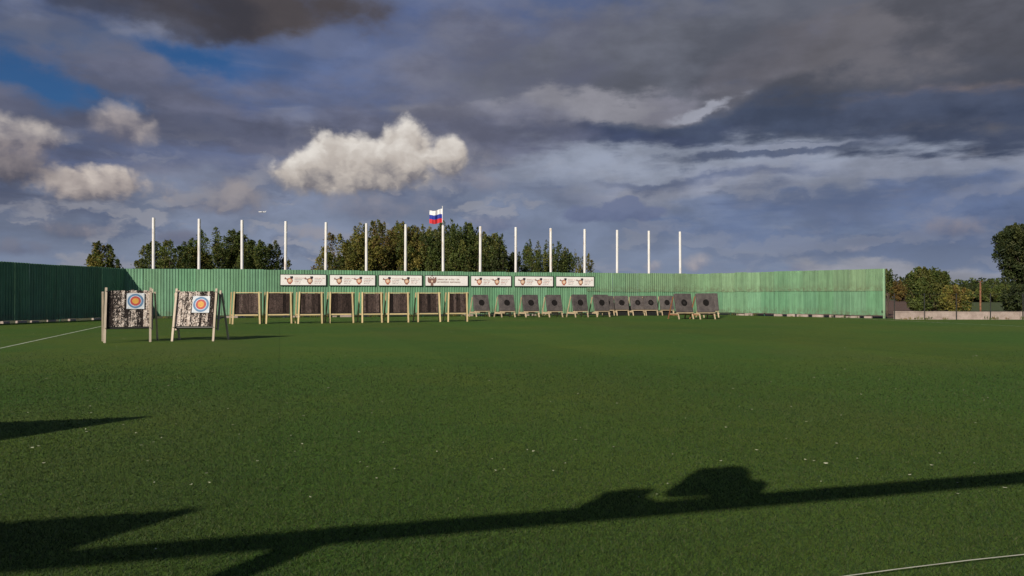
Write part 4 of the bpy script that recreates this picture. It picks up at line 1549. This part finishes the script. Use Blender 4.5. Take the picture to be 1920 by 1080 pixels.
# ------------------------------------------------------------------ aircraft low in the sky
D = 1900.0
ac = empty('aircraft', (up_ray(491, D), D, EYE + (557 - 397.2) / 1400.0 * D), R(8))
tag(ac, 'tiny white aircraft in the sky right of the third white pole', 'aircraft')
prof = [(-9.5, 0.1), (-8.5, 0.7), (-6.5, 1.1), (4, 1.1), (7.5, 0.7), (9.5, 0.2)]
MB().tube([(x, 0, 0) for x, _ in prof], [q for _, q in prof], 10).build('fuselage', MATS['paint_white'], ac, smooth=True)
for s in (-1, 1):
    MB().add([(-2.2, 0, -0.5), (1.2, 0, -0.5), (2.6, s * 8.5, 0.1), (1.2, s * 8.5, 0.1), (-2.2, 0, -0.25), (1.2, 0, -0.25), (2.6, s * 8.5, 0.25), (1.2, s * 8.5, 0.25)],
             [(0, 1, 2, 3), (4, 7, 6, 5), (0, 4, 5, 1), (1, 5, 6, 2), (2, 6, 7, 3), (3, 7, 4, 0)]).build('wing', MATS['paint_white'], ac)
    MB().add([(7.2, 0, 0.3), (8.8, 0, 0.3), (9.4, s * 3, 0.5), (8.6, s * 3, 0.5), (7.2, 0, 0.42), (8.8, 0, 0.42), (9.4, s * 3, 0.6), (8.6, s * 3, 0.6)],
             [(0, 1, 2, 3), (4, 7, 6, 5), (0, 4, 5, 1), (1, 5, 6, 2), (2, 6, 7, 3), (3, 7, 4, 0)]).build('tailplane', MATS['paint_white'], ac)
MB().plate([(6.6, 0.5), (9.0, 0.3), (9.8, 3.0), (8.8, 3.0)], -0.12, 0.12).build('tail_fin', MATS['paint_white'], ac)


# ------------------------------------------------------------------ made-up gantry around the camera, out of frame, added to cast the foreground shade
def shift(h):
    L = h / math.tan(SUN_EL)
    return Vector((-math.sin(SUN_AZ) * L, -math.cos(SUN_AZ) * L, 0))


H = 3.2
b0 = Vector((-0.21, 4.96, 0)) - shift(H)
gan = empty('shade_gantry', b0, math.atan2(u_line.y, u_line.x))
tag(gan, 'made-up grey timber crossbar on posts out of frame, added to cast the foreground shade', 'added gantry')
timber(gan, 'crossbar', (-5.2, 0, H), (13.0, 0, H), 0.045, 0.20, 'wood_old', side=(0, 1, 0))
for s in (-0.92, 9.6):
    timber(gan, 'post', (s, 0.07, 0), (s, 0.07, H + 0.05), 0.22, 0.09, 'wood_old')
def shade_plate(name, s, foot, ol, label, cat):
    """made-up plate cut to a shade outline (along the bar, above the bar centre), on a short bracket"""
    e = empty(name, b0 + u_line * s + Vector((0, 0, H + 0.10)), math.atan2(u_line.y, u_line.x))
    tag(e, label, cat)
    MB().box((foot - 0.05, -0.02, 0), (foot + 0.05, 0.03, 0.14)).build('bracket', MATS['steel_dark'], e)
    ol = [(x - s, z - 0.10) for x, z in ol]
    MB().plate(ol, -0.025, 0.025).build('shade_outline', MATS['black_plastic'], e)
    cx = sum(p[0] for p in ol) / len(ol); cz = sum(p[1] for p in ol) / len(ol)
    MB().plate([(cx + (x - cx) * 0.8, cz + (z - cz) * 0.8) for x, z in ol], -0.036, -0.027).build('front_plate', MATS['plate_grey'], e)


shade_plate('small_shade_plate', 0.85, 0.05, [(0.60, 0.115), (1.20, 0.125), (1.03, 0.22), (1.05, 0.295), (1.03, 0.335), (0.70, 0.35), (0.63, 0.31), (0.635, 0.23)],  # added plate, outline cut to throw the small bump of shade
         'small made-up dark plate on the added crossbar, shaped to cast shade', 'small_shade_plate')
shade_plate('large_shade_plate', 1.65, 0.30, [(1.25, 0.17), (1.70, 0.13), (1.80, 0.12), (2.07, 0.12), (2.08, 0.28), (2.02, 0.325), (1.90, 0.36), (1.81, 0.47), (1.79, 0.55), (1.68, 0.66), (1.27, 0.665), (1.225, 0.56), (1.22, 0.40), (1.19, 0.23)],  # added plate, outline shaped for the larger bump of shade
         'large made-up dark plate on the added crossbar, shaped to cast shade', 'large_shade_plate')


def screen(tip_px, h, length, label, seed):
    """made-up green sheet screen, placed so its upper right corner throws the shade at tip_px"""
    tip = on_ground(*tip_px) - shift(h)
    a = tip - u_line * length
    return fence(a, tip, label, seed, base_gap=0.05, blocks=0, tall=h, name='shade_screen')  # unseen screen added to throw shade into the foreground


screen((297, 779), 2.6, 4.6, 'made-up green sheet screen left of the field, added to cast the tapering shade at the left edge', 61)
screen((402, 948), 3.4, 4.6, 'made-up green sheet screen near the camera, added to cast the lower left shade', 62)


# ------------------------------------------------------------------ fallen leaves and crumbs on the turf
def leaf_shape(r, s):
    n = 7; vs = []; 
    for k in range(n):
        a = 2 * math.pi * k / n
        q = s * r.uniform(0.7, 1.1)
        vs.append((q * math.cos(a), 0.5 * q * math.sin(a), 0.012 + 0.25 * s * math.cos(2 * a) * r.random()))
    vs2 = [(x, y, z - 0.002) for x, y, z in vs]
    fs = [tuple(range(n)), tuple(range(2 * n - 1, n - 1, -1))] + [(i, n + i, n + (i + 1) % n, (i + 1) % n) for i in range(n)]
    return vs + vs2, fs


rl = random.Random(12)
NEAR_LEAVES = [((1001, 851), 0.030, 'pale fallen leaf lying on the turf in the middle foreground'), ((582, 938), 0.022, 'pale fallen leaf between the two dark shadows at lower left'),
               ((568, 837), 0.020, 'small pale fallen leaf left of the middle foreground'), ((438, 801), 0.022, 'white fallen leaf right of the tapering shadow tip'),
               ((170, 765), 0.028, 'pale fallen leaf above the tapering shadow at the left edge'), ((64, 844), 0.030, 'pale fallen leaf below the tapering shadow at the left edge'),
               ((1548, 874), 0.035, 'grey fallen leaf above the long shadow on the right'), ((296, 1037), 0.018, 'pale crumb of leaf inside the long shadow at lower left')]
for (px, py), s, lab in NEAR_LEAVES:
    p = on_ground(px, py)
    vs, fs = leaf_shape(rl, s * 0.7)
    o = MB().add(vs, fs).build('fallen_leaf', MATS['dry_leaf'])
    o.location = (p.x, p.y, 0.022); o.rotation_euler = (0.25, rl.uniform(-.2, .2), rl.uniform(0, 6))
    tag(o, lab, 'leaf', 'pale leaves on the near turf')
mb = MB()
for k in range(230):
    py = 612 + 330 * rl.random() ** 2.2
    px = rl.uniform(-40, 1960)
    if py < 640 and rl.random() < 0.5: continue
    p = on_ground(px, py)
    s = rl.uniform(0.007, 0.016) * (1 + 0.035 * p.y)
    vs, fs = leaf_shape(rl, s)
    a = rl.uniform(0, 6)
    ca, sa = math.cos(a), math.sin(a)
    mb.add([(p.x + x * ca - y * sa, p.y + x * sa + y * ca, z + 0.010) for x, y, z in vs], fs)
tag(mb.build('leaf_litter', MATS['dry_leaf']), 'tiny pale leaf crumbs strewn over the turf', 'leaf litter', kind='stuff')
